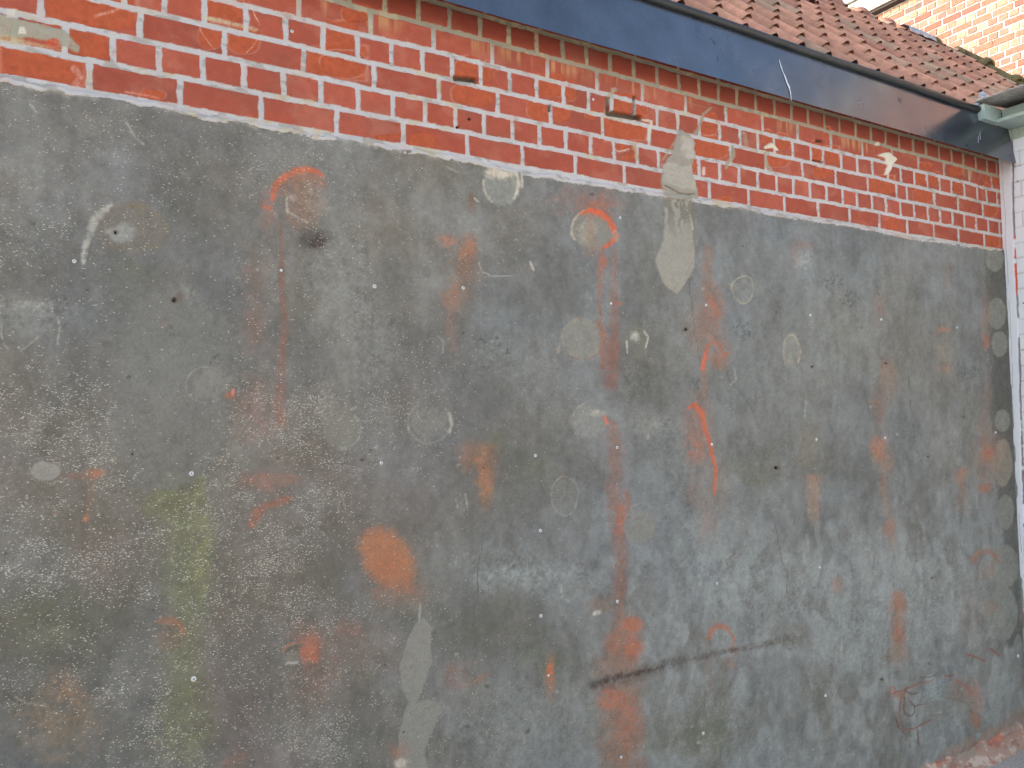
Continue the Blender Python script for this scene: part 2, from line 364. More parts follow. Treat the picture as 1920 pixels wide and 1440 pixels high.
# dark blue-black flecks
for b in [(905, 635, 14, 12), (932, 640, 10, 14), (952, 655, 6, 16), (915, 690, 14, 10), (655, 635, 16, 10), (1302, 720, 20, 12), (1808, 704, 20, 14), (1828, 697, 12, 12), (1560, 530, 30, 20), (1590, 560, 20, 20), (325, 620, 22, 16), (400, 675, 18, 12), (120, 565, 26, 8), (720, 617, 8, 4), (1390, 620, 30, 20), (1455, 580, 10, 14), (257, 852, 8, 6)]:
    S = p.box(b[0]-b[2]*1.5, b[1]-b[3]*1.5, b[0]+b[2]*1.5, b[1]+b[3]*1.5)
    if S is None: continue
    d = np.hypot((p.px[S]-b[0])/b[2], (p.py[S]-b[1])/b[3])
    m_ = (1-sstep(.5, 1.2, d))*sstep(.50, .62, fbm(p.X[S]*120, p.Z[S]*110, 4, 90, .7))
    p.apply(S, m_*.5, (70, 74, 78))
# right-hand margin: darker unscraped strip with lighter discs
S_([(1868, 480), (1872, 640), (1884, 900), (1893, 1010), (1899, 1200)], [44, 44, 36, 30, 26], (88, 89, 86), .85, .5, 8)
for b in [(1863, 487, 17, 22), (1867, 588, 18, 29), (1872, 645, 15, 24), (1878, 789, 14, 21), (1878, 868, 18, 44), (1884, 960, 15, 33), (1882, 1062, 27, 40), (1878, 1150, 28, 52), (1907, 1240, 9, 50)]:
    B(b[0], b[1], b[2], b[3], (125, 128, 124), .88, .08, 2.5, h=.0008)
B(1878, 868, 14, 36, (150, 132, 112), .4, .6)
# orange brick dust
S_([(509, 374), (514, 352), (530, 334), (550, 323), (572, 319), (592, 322), (604, 331)], [8, 11, 12, 12, 11, 9, 5], (222, 96, 54), .92, .75, 3, rough=.35)
S_([(520, 360), (540, 338), (575, 330), (600, 345)], 26, (190, 105, 72), .5, .9, 8); B(572, 380, 34, 44, (166, 112, 86), .7, .6, 14, rough=.3)
B(502, 396, 13, 34, (165, 98, 78), .5, .8, rough=.4); B(500, 390, 8, 5, (215, 100, 66), .6, .7); B(592, 382, 30, 34, (134, 134, 124), .35, .6)
S_([(535, 372), (538, 398), (575, 418)], 4, (160, 154, 144), .7, rough=.5); B(547, 373, 8, 7, (160, 150, 142), .6, .5)
B(588, 449, 30, 21, (80, 74, 70), .75, .6, 10); B(594, 455, 12, 9, (74, 60, 55), .5, .6)
S_([(524, 420), (527, 520), (532, 600), (526, 700), (524, 790)], [8, 10, 12, 16, 24], (128, 94, 84), .6, .8, 6, rough=.3)
B(478, 530, 20, 60, (122, 106, 97), .5, .8, rough=.4); B(475, 620, 20, 40, (124, 104, 96), .5, .8, rough=.4); B(480, 770, 30, 50, (132, 104, 96), .5, .8, rough=.5)
B(430, 742, 9, 7, (205, 105, 72), .8, .6); B(436, 735, 3, 6, (225, 130, 110), .9, .4)
R_(1111, 431, 41, 37, 5, (206, 190, 170), .7, 150, 260, wob=2); B(1110, 431, 39, 35, (131, 129, 121), .8, .12, 5, speck=0, h=.001, rough=.15)
B(1098, 432, 16, 24, (160, 156, 142), .55, .5, 8, rough=.9); B(1104, 440, 8, 20, (170, 120, 96), .5, .7, rough=.6)
B(1098, 378, 62, 22, (165, 106, 84), .42, .85); B(1120, 388, 30, 18, (190, 98, 66), .5, .8)
S_([(1086, 403), (1105, 395), (1126, 400), (1140, 412), (1148, 428), (1153, 446), (1140, 460), (1126, 466)], [4, 8, 11, 11, 10, 8, 7, 5], (226, 94, 56), .95, .6, 2.5, rough=.2)
B(1152, 442, 5, 11, (206, 150, 130), .95, .3, 2, h=.003); B(1105, 468, 12, 12, (168, 116, 96), .5, .7)
S_([(1128, 466), (1126, 500), (1122, 560), (1125, 620), (1130, 690)], [9, 13, 8, 8, 8], (176, 98, 76), .62, .8, 5, rough=.3)
B(1128, 494, 10, 12, (200, 100, 72), .7, .6)
S_([(1150, 470), (1150, 560), (1148, 700)], [8, 14, 20], (138, 102, 90), .55, .8, 6, rough=.3)
S_([(1140, 640), (1142, 720)], 26, (136, 96, 86), .5, .8, 6, rough=.3)
B(1131, 624, 3, 12, (205, 110, 90), .7, .6); B(1158, 570, 6, 3, (205, 96, 72), .8, .6)
S_([(1134, 785), (1148, 800), (1153, 860), (1150, 930), (1160, 1000), (1160, 1090), (1158, 1150)], [8, 18, 27, 24, 22, 24, 14], (152, 92, 76), .62, .95, 9, rough=.45)
S_([(1131, 782), (1137, 794)], 6, (226, 126, 100), .9); S_([(1163, 950), (1160, 1000)], 12, (200, 98, 66), .6, .8)
S_([(1172, 925), (1176, 945), (1168, 975)], 10, (180, 104, 82), .6, .8)
S_([(1166, 1175), (1160, 1260), (1158, 1340), (1168, 1450)], [44, 72, 62, 74], (160, 108, 86), .66, .75, 12, rough=.25)
B(1182, 1172, 20, 14, (205, 100, 66), .8, .5, 8); B(1186, 1212, 18, 22, (202, 98, 64), .78, .6, 8); B(1150, 1205, 12, 26, (182, 104, 78), .6, .7); B(1150, 1310, 24, 20, (192, 96, 64), .7, .7); B(1178, 1350, 22, 44, (182, 100, 72), .6, .7); B(1130, 1320, 14, 12, (190, 110, 84), .5, .7)
B(1125, 1135, 26, 12, (150, 112, 98), .5, .8, rough=.5); S_([(1113, 1150), (1122, 1147)], 7, (178, 176, 166), .9)
S_([(1326, 470), (1322, 540)], 18, (164, 112, 90), .55, .85, 6); B(1335, 575, 20, 34, (170, 104, 80), .6, .8); S_([(1330, 560), (1344, 590)], 12, (196, 98, 68), .6, .8); B(1315, 610, 24, 44, (160, 116, 96), .45, .85)
S_([(1316, 692), (1320, 668), (1326, 645)], [9, 8, 3], (226, 96, 56), .85, .7, 2); S_([(1333, 640), (1346, 650), (1352, 668), (1362, 662)], [8, 12, 12, 5], (204, 100, 68), .75, .7, 4); B(1340, 640, 22, 34, (170, 110, 86), .45, .85); B(1345, 680, 14, 14, (180, 108, 80), .5, .8)
S_([(1318, 700), (1320, 745)], 12, (160, 108, 88), .5, .8)
S_([(1288, 766), (1300, 759), (1312, 772), (1318, 800), (1330, 836), (1340, 880), (1338, 925)], [4, 9, 12, 9, 7, 7, 5], (226, 92, 50), .95, .6, 2.5)
B(1306, 810, 24, 54, (174, 104, 78), .55, .8, 10); B(1302, 845, 16, 20, (186, 96, 66), .5, .8); B(1344, 900, 16, 60, (150, 116, 98), .4, .85); B(1300, 920, 16, 26, (148, 104, 84), .4, .8); B(1326, 980, 14, 40, (140, 116, 104), .4, .85)
B(836, 453, 15, 12, (196, 112, 74), .7, .7, rough=.3); B(876, 470, 15, 26, (196, 108, 66), .75, .7, rough=.3); B(868, 505, 27, 44, (152, 108, 84), .6, .8, rough=.4); B(852, 560, 22, 22, (158, 106, 84), .6, .8, rough=.4); B(845, 620, 12, 36, (128, 106, 96), .5, .8)
B(893, 848, 34, 18, (162, 108, 80), .7, .7, rough=.3); B(908, 898, 17, 48, (184, 116, 76), .82, .6, rough=.25); B(872, 866, 12, 16, (172, 108, 80), .5, .8, rough=.4); B(925, 870, 12, 30, (120, 96, 84), .4, .8)
p.strong = True; B(724, 1045, 60, 42, (203, 116, 72), .9, .30, 9, ang=.95, rough=.12, speck=.05); p.strong = False; B(735, 1078, 40, 26, (200, 104, 60), .6, .6, ang=.6); B(745, 1110, 50, 30, (140, 112, 96), .45, .8)
B(176, 887, 17, 8, (204, 116, 74), .85, .6, rough=.3); S_([(170, 890), (168, 930), (160, 975)], [12, 12, 6], (160, 110, 84), .5, .8, 5, rough=.4); B(160, 974, 5, 4, (205, 116, 80), .8, .6); B(140, 893, 22, 6, (140, 104, 92), .5, .8)
B(492, 905, 34, 18, (168, 96, 76), .65, .75, rough=.5); B(540, 898, 26, 10, (160, 94, 74), .5, .8, rough=.4); S_([(472, 982), (482, 960), (500, 948), (540, 936)], [14, 18, 10, 14], (182, 96, 68), .72, .8, 6, rough=.4)
S_([(298, 1164), (318, 1162), (336, 1172), (346, 1188)], [8, 12, 12, 6], (190, 108, 72), .8, .8, 4, rough=.3); B(322, 1195, 22, 22, (140, 104, 88), .5, .8)
B(582, 1216, 18, 26, (216, 106, 68), .85, .65, 8, rough=.2); B(590, 1236, 10, 6, (226, 104, 66), .7, .6); B(590, 1275, 40, 40, (150, 108, 92), .45, .85, rough=.5); B(570, 1190, 30, 22, (150, 102, 86), .5, .85)
S_([(530, 1224), (536, 1212), (550, 1205), (567, 1209)], [3, 8, 9, 6], (120, 112, 102), .95, .3, 1.5, h=.004); S_([(529, 1220), (540, 1206), (566, 1203)], 3, (205, 110, 88), .85, .5, 1); B(548, 1234, 14, 13, (126, 122, 112), .8, .3, 4); S_([(537, 1243), (558, 1242)], 4, (170, 170, 164), .8, wob=2)
B(120, 1287, 30, 20, (160, 114, 80), .65, .8, rough=.3); B(120, 1350, 80, 60, (124, 110, 92), .6, .8); B(150, 1310, 20, 14, (150, 112, 84), .4, .8)
B(1029, 1268, 9, 34, (190, 112, 72), .75, .7, 6); B(1030, 1255, 5, 14, (214, 112, 74), .7, .7); B(892, 1276, 24, 7, (170, 108, 84), .5, .8, ang=-.4); B(850, 1265, 20, 22, (140, 106, 94), .4, .8, rough=.4); B(440, 1425, 26, 14, (160, 104, 84), .5, .8, ang=-.5)
B(650, 1180, 30, 20, (140, 104, 92), .5, .8); B(660, 1215, 70, 50, (118, 102, 94), .5, .85); B(745, 1405, 18, 16, (190, 116, 86), .55, .8); B(752, 1428, 12, 8, (190, 182, 170), .6, .6, rough=.5)
S_([(1326, 1197), (1334, 1180), (1347, 1172), (1362, 1177), (1376, 1200)], [8, 10, 10, 7, 5], (206, 112, 76), .85, .75, 3, rough=.2); B(1374, 1216, 9, 12, (164, 122, 96), .6, .8); B(1368, 1245, 12, 10, (150, 112, 94), .5, .8); B(1326, 1260, 6, 50, (128, 108, 96), .4, .8)
B(1524, 900, 18, 10, (168, 124, 102), .6, .8); B(1523, 935, 13, 40, (156, 130, 112), .6, .7); B(1520, 835, 22, 40, (130, 124, 108), .4, .7)
B(1647, 840, 14, 22, (196, 118, 82), .75, .7); B(1660, 866, 13, 26, (168, 116, 92), .6, .7); S_([(1655, 900), (1662, 960)], 14, (138, 112, 98), .5, .8); B(1664, 988, 10, 18, (186, 112, 82), .7, .7, ang=.3); B(1672, 1012, 8, 22, (160, 116, 96), .5, .8)
B(1683, 1130, 13, 18, (188, 110, 80), .75, .6); B(1682, 1165, 16, 40, (146, 114, 100), .5, .8); B(1684, 1192, 13, 26, (180, 108, 82), .65, .7); B(1678, 1230, 18, 14, (140, 112, 96), .5, .8)
B(1648, 580, 10, 24, (136, 110, 98), .5, .8); B(1661, 690, 12, 20, (166, 128, 106), .55, .8); B(1662, 720, 16, 30, (138, 118, 104), .45, .8); B(1648, 765, 12, 30, (134, 108, 96), .5, .8)
S_([(1757, 622), (1766, 614), (1776, 620)], 7, (190, 116, 84), .7, .8); B(1768, 660, 14, 34, (132, 126, 112), .4, .8); B(1770, 690, 12, 10, (150, 116, 102), .4, .8); S_([(1784, 495), (1775, 505), (1772, 540)], 4, (165, 110, 92), .6, .8); B(1504, 460, 14, 6, (160, 112, 92), .5, .8); B(1490, 475, 10, 26, (136, 116, 104), .4, .8)
B(1848, 850, 13, 14, (212, 100, 64), .8, .7); B(1850, 855, 26, 46, (166, 116, 94), .5, .85); B(1845, 914, 12, 8, (190, 104, 76), .7, .7); B(1801, 890, 10, 14, (190, 122, 92), .65, .7, ang=.4); B(1802, 925, 10, 30, (144, 118, 104), .45, .8); B(1847, 641, 5, 14, (200, 96, 70), .7, .7); B(1846, 600, 8, 50, (140, 110, 98), .4, .8); B(1846, 760, 10, 60, (134, 112, 102), .35, .8)
R_(1846, 1056, 22, 22, 10, (170, 104, 86), .6, 190, 350, wob=6); B(1850, 1070, 12, 14, (160, 110, 94), .4, .8); B(1568, 1095, 8, 14, (170, 128, 112), .6, .7); B(1855, 1140, 14, 14, (150, 116, 102), .35, .8); B(1820, 1150, 20, 60, (130, 116, 104), .3, .8)
# scorch-like smear and scribbled scratches
S_([(1110, 1284), (1150, 1274), (1230, 1252), (1300, 1234), (1400, 1212), (1480, 1196)], [15, 24, 18, 10, 8, 16], (84, 77, 72), .55, .95, 10, rough=.35)
S_([(1113, 1284), (1150, 1270), (1240, 1250)], [12, 10, 6], (64, 52, 47), .5, .8, 3); B(1480, 1190, 40, 22, (98, 96, 88), .45, .8); S_([(1400, 1213), (1425, 1204)], 3, (150, 149, 143), .3, .8, 4, rough=.8)
sc = 3.272
def q(l): return [(1560+a/sc, 1000+b/sc) for a, b in l]
for pts, wd, cc, aa in [([(385, 975), (420, 965), (520, 925), (600, 905), (735, 870)], 4, (150, 86, 70), .8), ([(450, 960), (415, 1020), (405, 1100), (412, 1160), (430, 1205), (500, 1192), (560, 1165), (605, 1140)], 3.4, (134, 78, 66), .85), ([(385, 1130), (398, 1185), (428, 1222)], 3, (100, 72, 64), .8),
                        ([(470, 1025), (500, 1060), (500, 1090), (475, 1118), (445, 1108), (430, 1070), (440, 1000)], 3, (96, 84, 76), .8), ([(500, 1056), (560, 1045), (600, 1015), (648, 975), (640, 945)], 2.6, (96, 78, 70), .7), ([(450, 965), (490, 985), (525, 975)], 2.6, (90, 80, 74), .7),
                        ([(655, 1000), (690, 1012), (740, 1014), (810, 1035), (850, 1085), (858, 1110)], 3.4, (112, 76, 66), .8), ([(755, 900), (800, 925), (840, 962), (850, 1000)], 4.5, (176, 90, 68), .8), ([(550, 884), (640, 870)], 2.4, (110, 84, 76), .7), ([(518, 1205), (524, 1300)], 3, (96, 78, 72), .8), ([(470, 1215), (474, 1245)], 2.4, (96, 78, 72), .7),
                        ([(820, 742), (870, 758), (925, 782)], 4.2, (150, 82, 68), .85), ([(960, 712), (985, 722), (1018, 745)], 5, (140, 78, 66), .85), ([(590, 1120), (700, 1110)], 2.6, (120, 84, 74), .6), ([(418, 1205), (412, 1340)], 2.4, (104, 88, 80), .5)]:
    S_(q(pts), wd, cc, aa, .5, 3, h=-.0012)
R_(*q([(362, 960)])[0], 6, 6, 3.4, (176, 100, 76), .8); B(*q([(868, 1020)])[0], 13, 34, (172, 104, 76), .6, .75); B(*q([(870, 1140)])[0], 9, 14, (176, 100, 70), .6, .75); B(*q([(650, 960)])[0], 30, 26, (134, 146, 148), .6, .3)
B(*q([(700, 1060)])[0], 50, 28, (124, 128, 123), .6, .4); B(*q([(790, 960)])[0], 26, 20, (150, 108, 92), .4, .7); B(*q([(400, 985)])[0], 14, 7, (170, 104, 80), .6, .7)
# damp, brick-coloured foot of the wall
for b in [(1905, 1345, 30, 12), (1860, 1378, 40, 12), (1800, 1410, 40, 14)]: B(*b, (146, 118, 102), .6, .7, ang=-.4)
# mortar run over both surfaces (its lower half lies on the render)
Po([(1244, 360), (1298, 362), (1292, 400), (1298, 440), (1299, 500), (1282, 535), (1266, 553), (1240, 530), (1227, 490), (1241, 448), (1243, 400)], (147, 146, 138), .95, 1.5, 6, h=.004, speck=0, rough=.1, ragged=0)
S = p.box(1225, 370, 1305, 470)
if S is not None:
    m_ = (1-sstep(395, 455, p.py[S]))*sstep(.5, .56, fbm(p.X[S]*70, p.Z[S]*28, 3, 95))*((p.px[S] > 1240) & (p.px[S] < 1300))*(p.py[S] > 372)
    p.apply(S, m_*.85, (116, 115, 106), -.003)
S_([(1293, 405), (1297, 430)], 4, (172, 166, 150), .7); S_([(1294, 440), (1290, 520)], 3, (150, 140, 118), .6)
# whitish mortar feathered over the top edge
e = (ez-z)
ft = (1-sstep(.0, .014, e+(p.n1)*.02))*sstep(.45, .6, fbm(x*18, z*0+2, 2, 97))
p.col += (alb((160, 157, 150)).astype(np.float32)-p.col)*(ft*.55)[..., None]
# little chips knocked out of the skin, and a few hairline cracks
Rc = np.random.RandomState(12)
for _ in range(170):
    a, c_ = Rc.uniform(0, 1860), Rc.uniform(330, 1430)
    sz = Rc.uniform(1.2, 3.4)*(1.15-.4*a/1900); t_ = Rc.rand()
    B(a, c_, sz*Rc.uniform(.8, 2.), sz, (150, 148, 140) if t_ < .45 else (78, 76, 72) if t_ < .8 else (160, 120, 100), Rc.uniform(.35, .8), .4, 4, ang=Rc.uniform(-1, 1), h=-.0012 if t_ < .8 else 0)
for a, c_, dx_, dy_ in [(1290, 520, 3, 34), (1360, 690, 10, 22), (430, 1010, 6, 40), (905, 1000, -4, 34), (1700, 700, 3, 30), (60, 900, 20, 20), (610, 690, -5, 26), (1450, 980, 5, 30), (180, 1090, 26, 12)]:
    pts = [(a, c_)]
    for _ in range(6): pts.append((pts[-1][0]+dx_*Rc.uniform(.3, 1.5)+Rc.uniform(-5, 5), pts[-1][1]+dy_*Rc.uniform(.5, 1.2)))
    S_(pts, 1.5, (86, 84, 79), .55, .5, 2, h=-.0015, rough=.4)
# bore holes and rust spots
for hx, hy, r in [(216, 436, 2.8), (326, 563, 3.6), (1285, 618, 2.2), (1454, 877, 3.2), (1520, 688, 1.4), (1660, 681, 1.6), (1652, 1273, 1.6), (1738, 856, 1.4), (1746, 1083, 1.3), (248, 852, 1.4)]:
    B(hx, hy, r*2.2, r*1.8, (100, 90, 82), .6, .5, 3); B(hx, hy, r, r, (16, 13, 12), 1, .2, .5, h=-.008)
B(882, 373, 6, 10, (122, 84, 58), .8, .7, 3); B(882, 386, 7, 14, (120, 100, 82), .4, .8); S_([(888, 372), (896, 378)], 2.5, (180, 176, 166), .8)
B(340, 550, 20, 12, (134, 134, 128), .6, .6, rough=.6); B(335, 556, 8, 10, (100, 84, 78), .6, .5)
# fine mottling and relief
g2 = fbm(x*75, z*75, 2, 101); g4 = fbm(x*34+fbm(x*12, z*12, 2, 103)*2, z*22, 3, 102); g5 = fbm(x*240, z*240, 2, 104)
p.col *= (1+((g2-.5)*.22+(g4-.5)*.30)*(1-.75*p.flat)+(g5-.5)*.22+(p.gr-.5)*.12*(1+p.speck))[..., None]
hgt = p.h+(.0040*(med-.5)+.0024*(fine-.5))*(1-.7*p.flat)+.0060*(big-.5)+.0022*(1-np.abs(fbm(x*5, z*16, 3, 110)-.5)*4).clip(0, 1)*(1-p.flat)+.0007*(p.gr-.5)*(.5+p.speck)
m = mat('cement_render', attr='Col', rough=.92, spec=.25, bump=.6, bscale=220, grain=.13, gscale=420)
N = m.node_tree.nodes; L = m.node_tree.links; bs = N['Principled BSDF']
tc = N.new('ShaderNodeTexCoord'); mp = N.new('ShaderNodeMapping'); mp.inputs['Rotation'].default_value = (0, math.radians(12), 0); mp.inputs['Scale'].default_value = (200, 1, 430)
L.new(tc.outputs['Object'], mp.inputs[0])
# warp so the grains are ragged
nzw = N.new('ShaderNodeTexNoise'); nzw.inputs['Scale'].default_value = 90; L.new(tc.outputs['Object'], nzw.inputs['Vector'])
vmw = N.new('ShaderNodeVectorMath'); vmw.operation = 'MULTIPLY_ADD'; vmw.inputs[1].default_value = (1.6, 0, 1.6); L.new(nzw.outputs['Color'], vmw.inputs[0]); L.new(mp.outputs[0], vmw.inputs[2])
vo = N.new('ShaderNodeTexVoronoi'); vo.inputs['Scale'].default_value = 1; L.new(vmw.outputs[0], vo.inputs['Vector'])
sr = N.new('ShaderNodeSeparateColor'); L.new(vo.outputs['Color'], sr.inputs[0])
at = N.new('ShaderNodeAttribute'); at.attribute_name = 'speck'
th = N.new('ShaderNodeMath'); th.operation = 'MULTIPLY'; L.new(at.outputs['Fac'], th.inputs[0]); th.inputs[1].default_value = .95
lt = N.new('ShaderNodeMath'); lt.operation = 'LESS_THAN'; L.new(sr.outputs[0], lt.inputs[0]); L.new(th.outputs[0], lt.inputs[1])
ds = N.new('ShaderNodeMapRange'); ds.inputs[1].default_value = .22; ds.inputs[2].default_value = .5; ds.inputs[3].default_value = 1; ds.inputs[4].default_value = 0; L.new(vo.outputs['Distance'], ds.inputs[0])
am = N.new('ShaderNodeMath'); am.operation = 'MULTIPLY'; L.new(lt.outputs[0], am.inputs[0]); L.new(ds.outputs[0], am.inputs[1])
a2 = N.new('ShaderNodeMath'); a2.operation = 'MULTIPLY'; b3 = N.new('ShaderNodeMapRange'); b3.inputs[3].default_value = .22; b3.inputs[4].default_value = .95; L.new(sr.outputs[1], b3.inputs[0]); L.new(am.outputs[0], a2.inputs[0]); L.new(b3.outputs[0], a2.inputs[1])
mx = N.new('ShaderNodeMix'); mx.data_type = 'RGBA'; L.new(a2.outputs[0], mx.inputs['Factor'])
src = bs.inputs['Base Color'].links[0].from_socket; L.new(src, mx.inputs['A']); mx.inputs['B'].default_value = (*[float(v) for v in alb((196, 196, 186))], 1)
L.new(mx.outputs['Result'], bs.inputs['Base Color'])
render_mat = m
wall = None
rc = grid_obj('rendered_wall', X, -.004-hgt, Z, p.col, {'speck': np.clip(p.speck, 0, 1)}, render_mat, shed)
rc['label'] = 'grey cement render with orange stains on lower wall'
SURF = (xs, X[0]*0+1, Z, hgt); RX = X; RZ = Z
def surfy(px_, pz_):
    c_ = int(np.argmin(np.abs(RX[0]-px_))); r_ = int(np.argmin(np.abs(RZ[:, c_]-pz_)))
    if pz_ > RZ[-1, c_]: return -.003
    return -.004-float(SURF[3][max(r_-2, 0):r_+3, max(c_-2, 0):c_+3].max())
del p

# ---- brickwork -----------------------------------------------------
xs = columns(1.5); zs = np.arange(2.33, 2.93, .0021)
X, Z = np.meshgrid(xs, zs)
p = Paint(X, Z); p.dusty = False; x, z = p.X, p.Z
Z0 = 2.4055; CH = .0757                   # bottom of the lowest bricks, course height
def jx(pxs, row):
    out = []
    for a in pxs:
        lo, hi = -1., 5.
        for _ in range(30):
            mid = (lo+hi)/2
            if chart(np.array([mid]), np.array([Z0+CH*(row+.45)]))[0][0] < a: lo = mid
            else: hi = mid
        out.append(lo)
    return out
ROWS = {0: [168, 337, 490, 631, 757, 876, 980, 1079, 1170, 1251, 1330, 1403.6, 1470.7, 1534.5, 1593.7, 1649, 1701, 1751, 1797, 1845.7],
        1: [212, 298, 380, 458, 532, 602, 671, 737, 797, 854, 908, 961, 1012, 1061, 1107, 1151, 1195, 1234, 1273, 1311, 1349, 1385.6, 1421, 1456, 1488, 1519, 1549.5, 1580, 1607, 1635, 1661, 1688.6, 1714, 1740, 1762.5, 1786, 1808, 1830, 1853, 1874],
        2: [77, 262.7, 421.7, 569, 701.7, 822.7, 933, 1033, 1130, 1217, 1296, 1369, 1435.5, 1504.5, 1567, 1627, 1681, 1700, 1752, 1797, 1843],
        3: [80, 155, 232, 309, 384, 462, 536, 605, 671.7, 734, 792.7, 848, 901.7, 956, 1006.7, 1056.7, 1103, 1146.7, 1190, 1232, 1271, 1311, 1349, 1387.5, 1421, 1452, 1486, 1520.6, 1544, 1577, 1607, 1636, 1665, 1689, 1715, 1739, 1762, 1784, 1808, 1832, 1850.6, 1869],
        4: [245, 410, 560, 695, 813, 923, 1027, 1119, 1204, 1285.5, 1361, 1430, 1496, 1558, 1617, 1673, 1722, 1770, 1817, 1860],
        5: [510, 583, 654, 721.7, 785, 843, 900, 954, 1006, 1055, 1099, 1144, 1188, 1232, 1273, 1310.6, 1347, 1382, 1417.5, 1452, 1484, 1515, 1546, 1574, 1604, 1633, 1660.5, 1686, 1712, 1736, 1760.6, 1784, 1806, 1829, 1850.6, 1869],
        6: [600, 800]}
wx = (fbm(x*48, z*48, 3, 201)-.5)*.0050+(fbm(x*9, z*9, 2, 202)-.5)*.004
wz = (fbm(x*48+9, z*48, 3, 203)-.5)*.0055+(fbm(x*6+9, z*3, 2, 204)-.5)*.006
xx = x+wx; zz = z+wz-.0
row = np.floor((zz-Z0)/CH).astype(int); lz = (zz-Z0)-row*CH
dz = np.minimum(lz, (CH-.0150)-lz)
dx = np.full(x.shape, -1., np.float32); bid = np.zeros(x.shape, int)
rng = np.random.RandomState(3)
for r in range(0, 8):
    js = jx(ROWS.get(r, ROWS[5]), min(r, 6)); st = .2 if r in (0, 2, 4, 6) else .1
    if r == 6: js = [js[1]+.2*i for i in range(18)]
    if r == 7: js = jx(ROWS[5], 7)
    while js[0] > -1.8: js.insert(0, js[0]-st)
    js.append(XC+.3)
    js = np.array(js); mk = row == r; k = np.clip(np.searchsorted(js, xx[mk])-1, 0, len(js)-2)
    jw = .0073+.0020*(vnoise(xx[mk]*12, zz[mk]*30, 209)-.5)
    dx[mk] = np.minimum(xx[mk]-js[k], js[k+1]-xx[mk])-jw
    bid[mk] = r*1000+k
d = np.minimum(dz, dx); d[row < 0] = -1
brick = sstep(-.0008, .0008, d)
tint = rng.rand(9000)[bid % 9000].astype(np.float32); tint2 = rng.rand(9000)[(bid*7+3) % 9000].astype(np.float32)
cl = fbm(x*8, z*8, 4, 210); fn = fbm(x*60, z*60, 3, 211)
bc = lin((163, 84, 66))*(1+.30*(tint[..., None]-.5))
bc = bc+(lin((174, 94, 76))-bc)*(sstep(.4, .7, cl)*.55)[..., None]
bc = bc+(lin((158, 76, 58))-bc)*(sstep(.55, .9, tint2)*.5)[..., None]
hz = sstep(.54, .76, fbm(x*13+4, z*17, 5, 212))*.55
bc = bc+(lin((194, 134, 116))-bc)*hz[..., None]*.42
bc = bc*(1+(fn-.5)*.22)[..., None]
mc = lin((188, 189, 193))*(1+.12*(fbm(x*30, z*30, 3, 213)-.5))[..., None]
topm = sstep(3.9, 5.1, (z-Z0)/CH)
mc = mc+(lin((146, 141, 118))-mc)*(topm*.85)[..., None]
dirt = sstep(.58, .7, fbm(x*26, z*60, 4, 214))
mc = mc+(lin((136, 132, 120))-mc)*(dirt*.5)[..., None]
cream = sstep(.62, .70, fbm(x*5+3, row*7.7, 2, 215))*sstep(.45, .55, fbm(x*50, z*50, 2, 216))
mc = mc+(lin((186, 178, 152))-mc)*(cream*.6)[..., None]
pk = sstep(.6, .75, fbm(x*14+8, z*30, 3, 217))*.25
mc = mc+(lin((196, 150, 132))-mc)*pk[..., None]
bc = bc+(lin((132, 64, 50))-bc)*(sstep(4.75, 5.3, (z-Z0)/CH)*.75)[..., None]  # top course darkened: shade under the gutter board painted into the brick colour
# rain-washed pale streaks under the gutter
stk = sstep(.54, .72, fbm(x*60, z*3, 3, 218))*sstep(4., 4.6, (z-Z0)/CH)*(1-sstep(4.7, 5.1, (z-Z0)/CH))*sstep(.45, .6, fbm(x*5, z*0, 2, 219))
bc = bc+(lin((200, 160, 116))-bc)*(stk*.6)[..., None]
EB = EW*1.22
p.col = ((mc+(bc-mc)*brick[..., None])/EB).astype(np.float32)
lipe = z-edgeZ(x)+(fbm(x*55, z*20, 3, 240)-.5)*.015+(fbm(x*12, z*5, 2, 241)-.5)*.008
lip = sstep(-.0085, -.006, lipe)*(1-sstep(.002, .013, lipe))
p.h = (lip*(.0085+.004*(fbm(x*20, z*20, 2, 242)-.5))+brick*.0024+.0012*(cl-.5)+.0008*(fn-.5)+(1-brick)*.0012*(fbm(x*70, z*70, 2, 220)-.5)).astype(np.float32)
soot = sstep(.56, .74, fbm(x*7+40, z*11, 4, 250))*.30
p.col += (alb((112, 84, 72)).astype(np.float32)-p.col)*(soot*(.3+.7*brick))[..., None]*.6
inner = sstep(-.0005, .0015, d)
def spall(x0, y0, x1, y1, a=.95, full=False):
    cx, cy, rx, ry = (x0+x1)/2, (y0+y1)/2, (x1-x0)/2, (y1-y0)/2
    S = p.box(x0-6, y0-6, x1+6, y1+6)
    if S is None: return
    X_, Y_ = p.wob(S, 7)
    if full: dd = np.maximum(np.abs(X_-cx)/rx, np.abs(Y_-cy)/ry)
    else: dd = (np.abs((X_-cx)/rx)**2.6+np.abs((Y_-cy)/ry)**2.6)**(1/2.6)
    rim = np.exp(-((dd-1.0)/.06)**2)*inner[S]*sstep(.35, .6, p.n3[S]+.5)
    m_ = (1-sstep(.95, 1.03, dd))*inner[S]
    n_ = fbm(p.X[S]*85, p.Z[S]*85, 3, 230)
    base = lin((174, 88, 58))*(1+(n_-.5)[..., None]*.40)
    p.col[S] += ((base/EB).astype(np.float32)-p.col[S])*(m_*a)[..., None]
    p.h[S] += -m_*(.003+.004*(n_-.4))
    p.col[S] += (alb((206, 160, 142)).astype(np.float32)-p.col[S])*(rim*.28)[..., None]
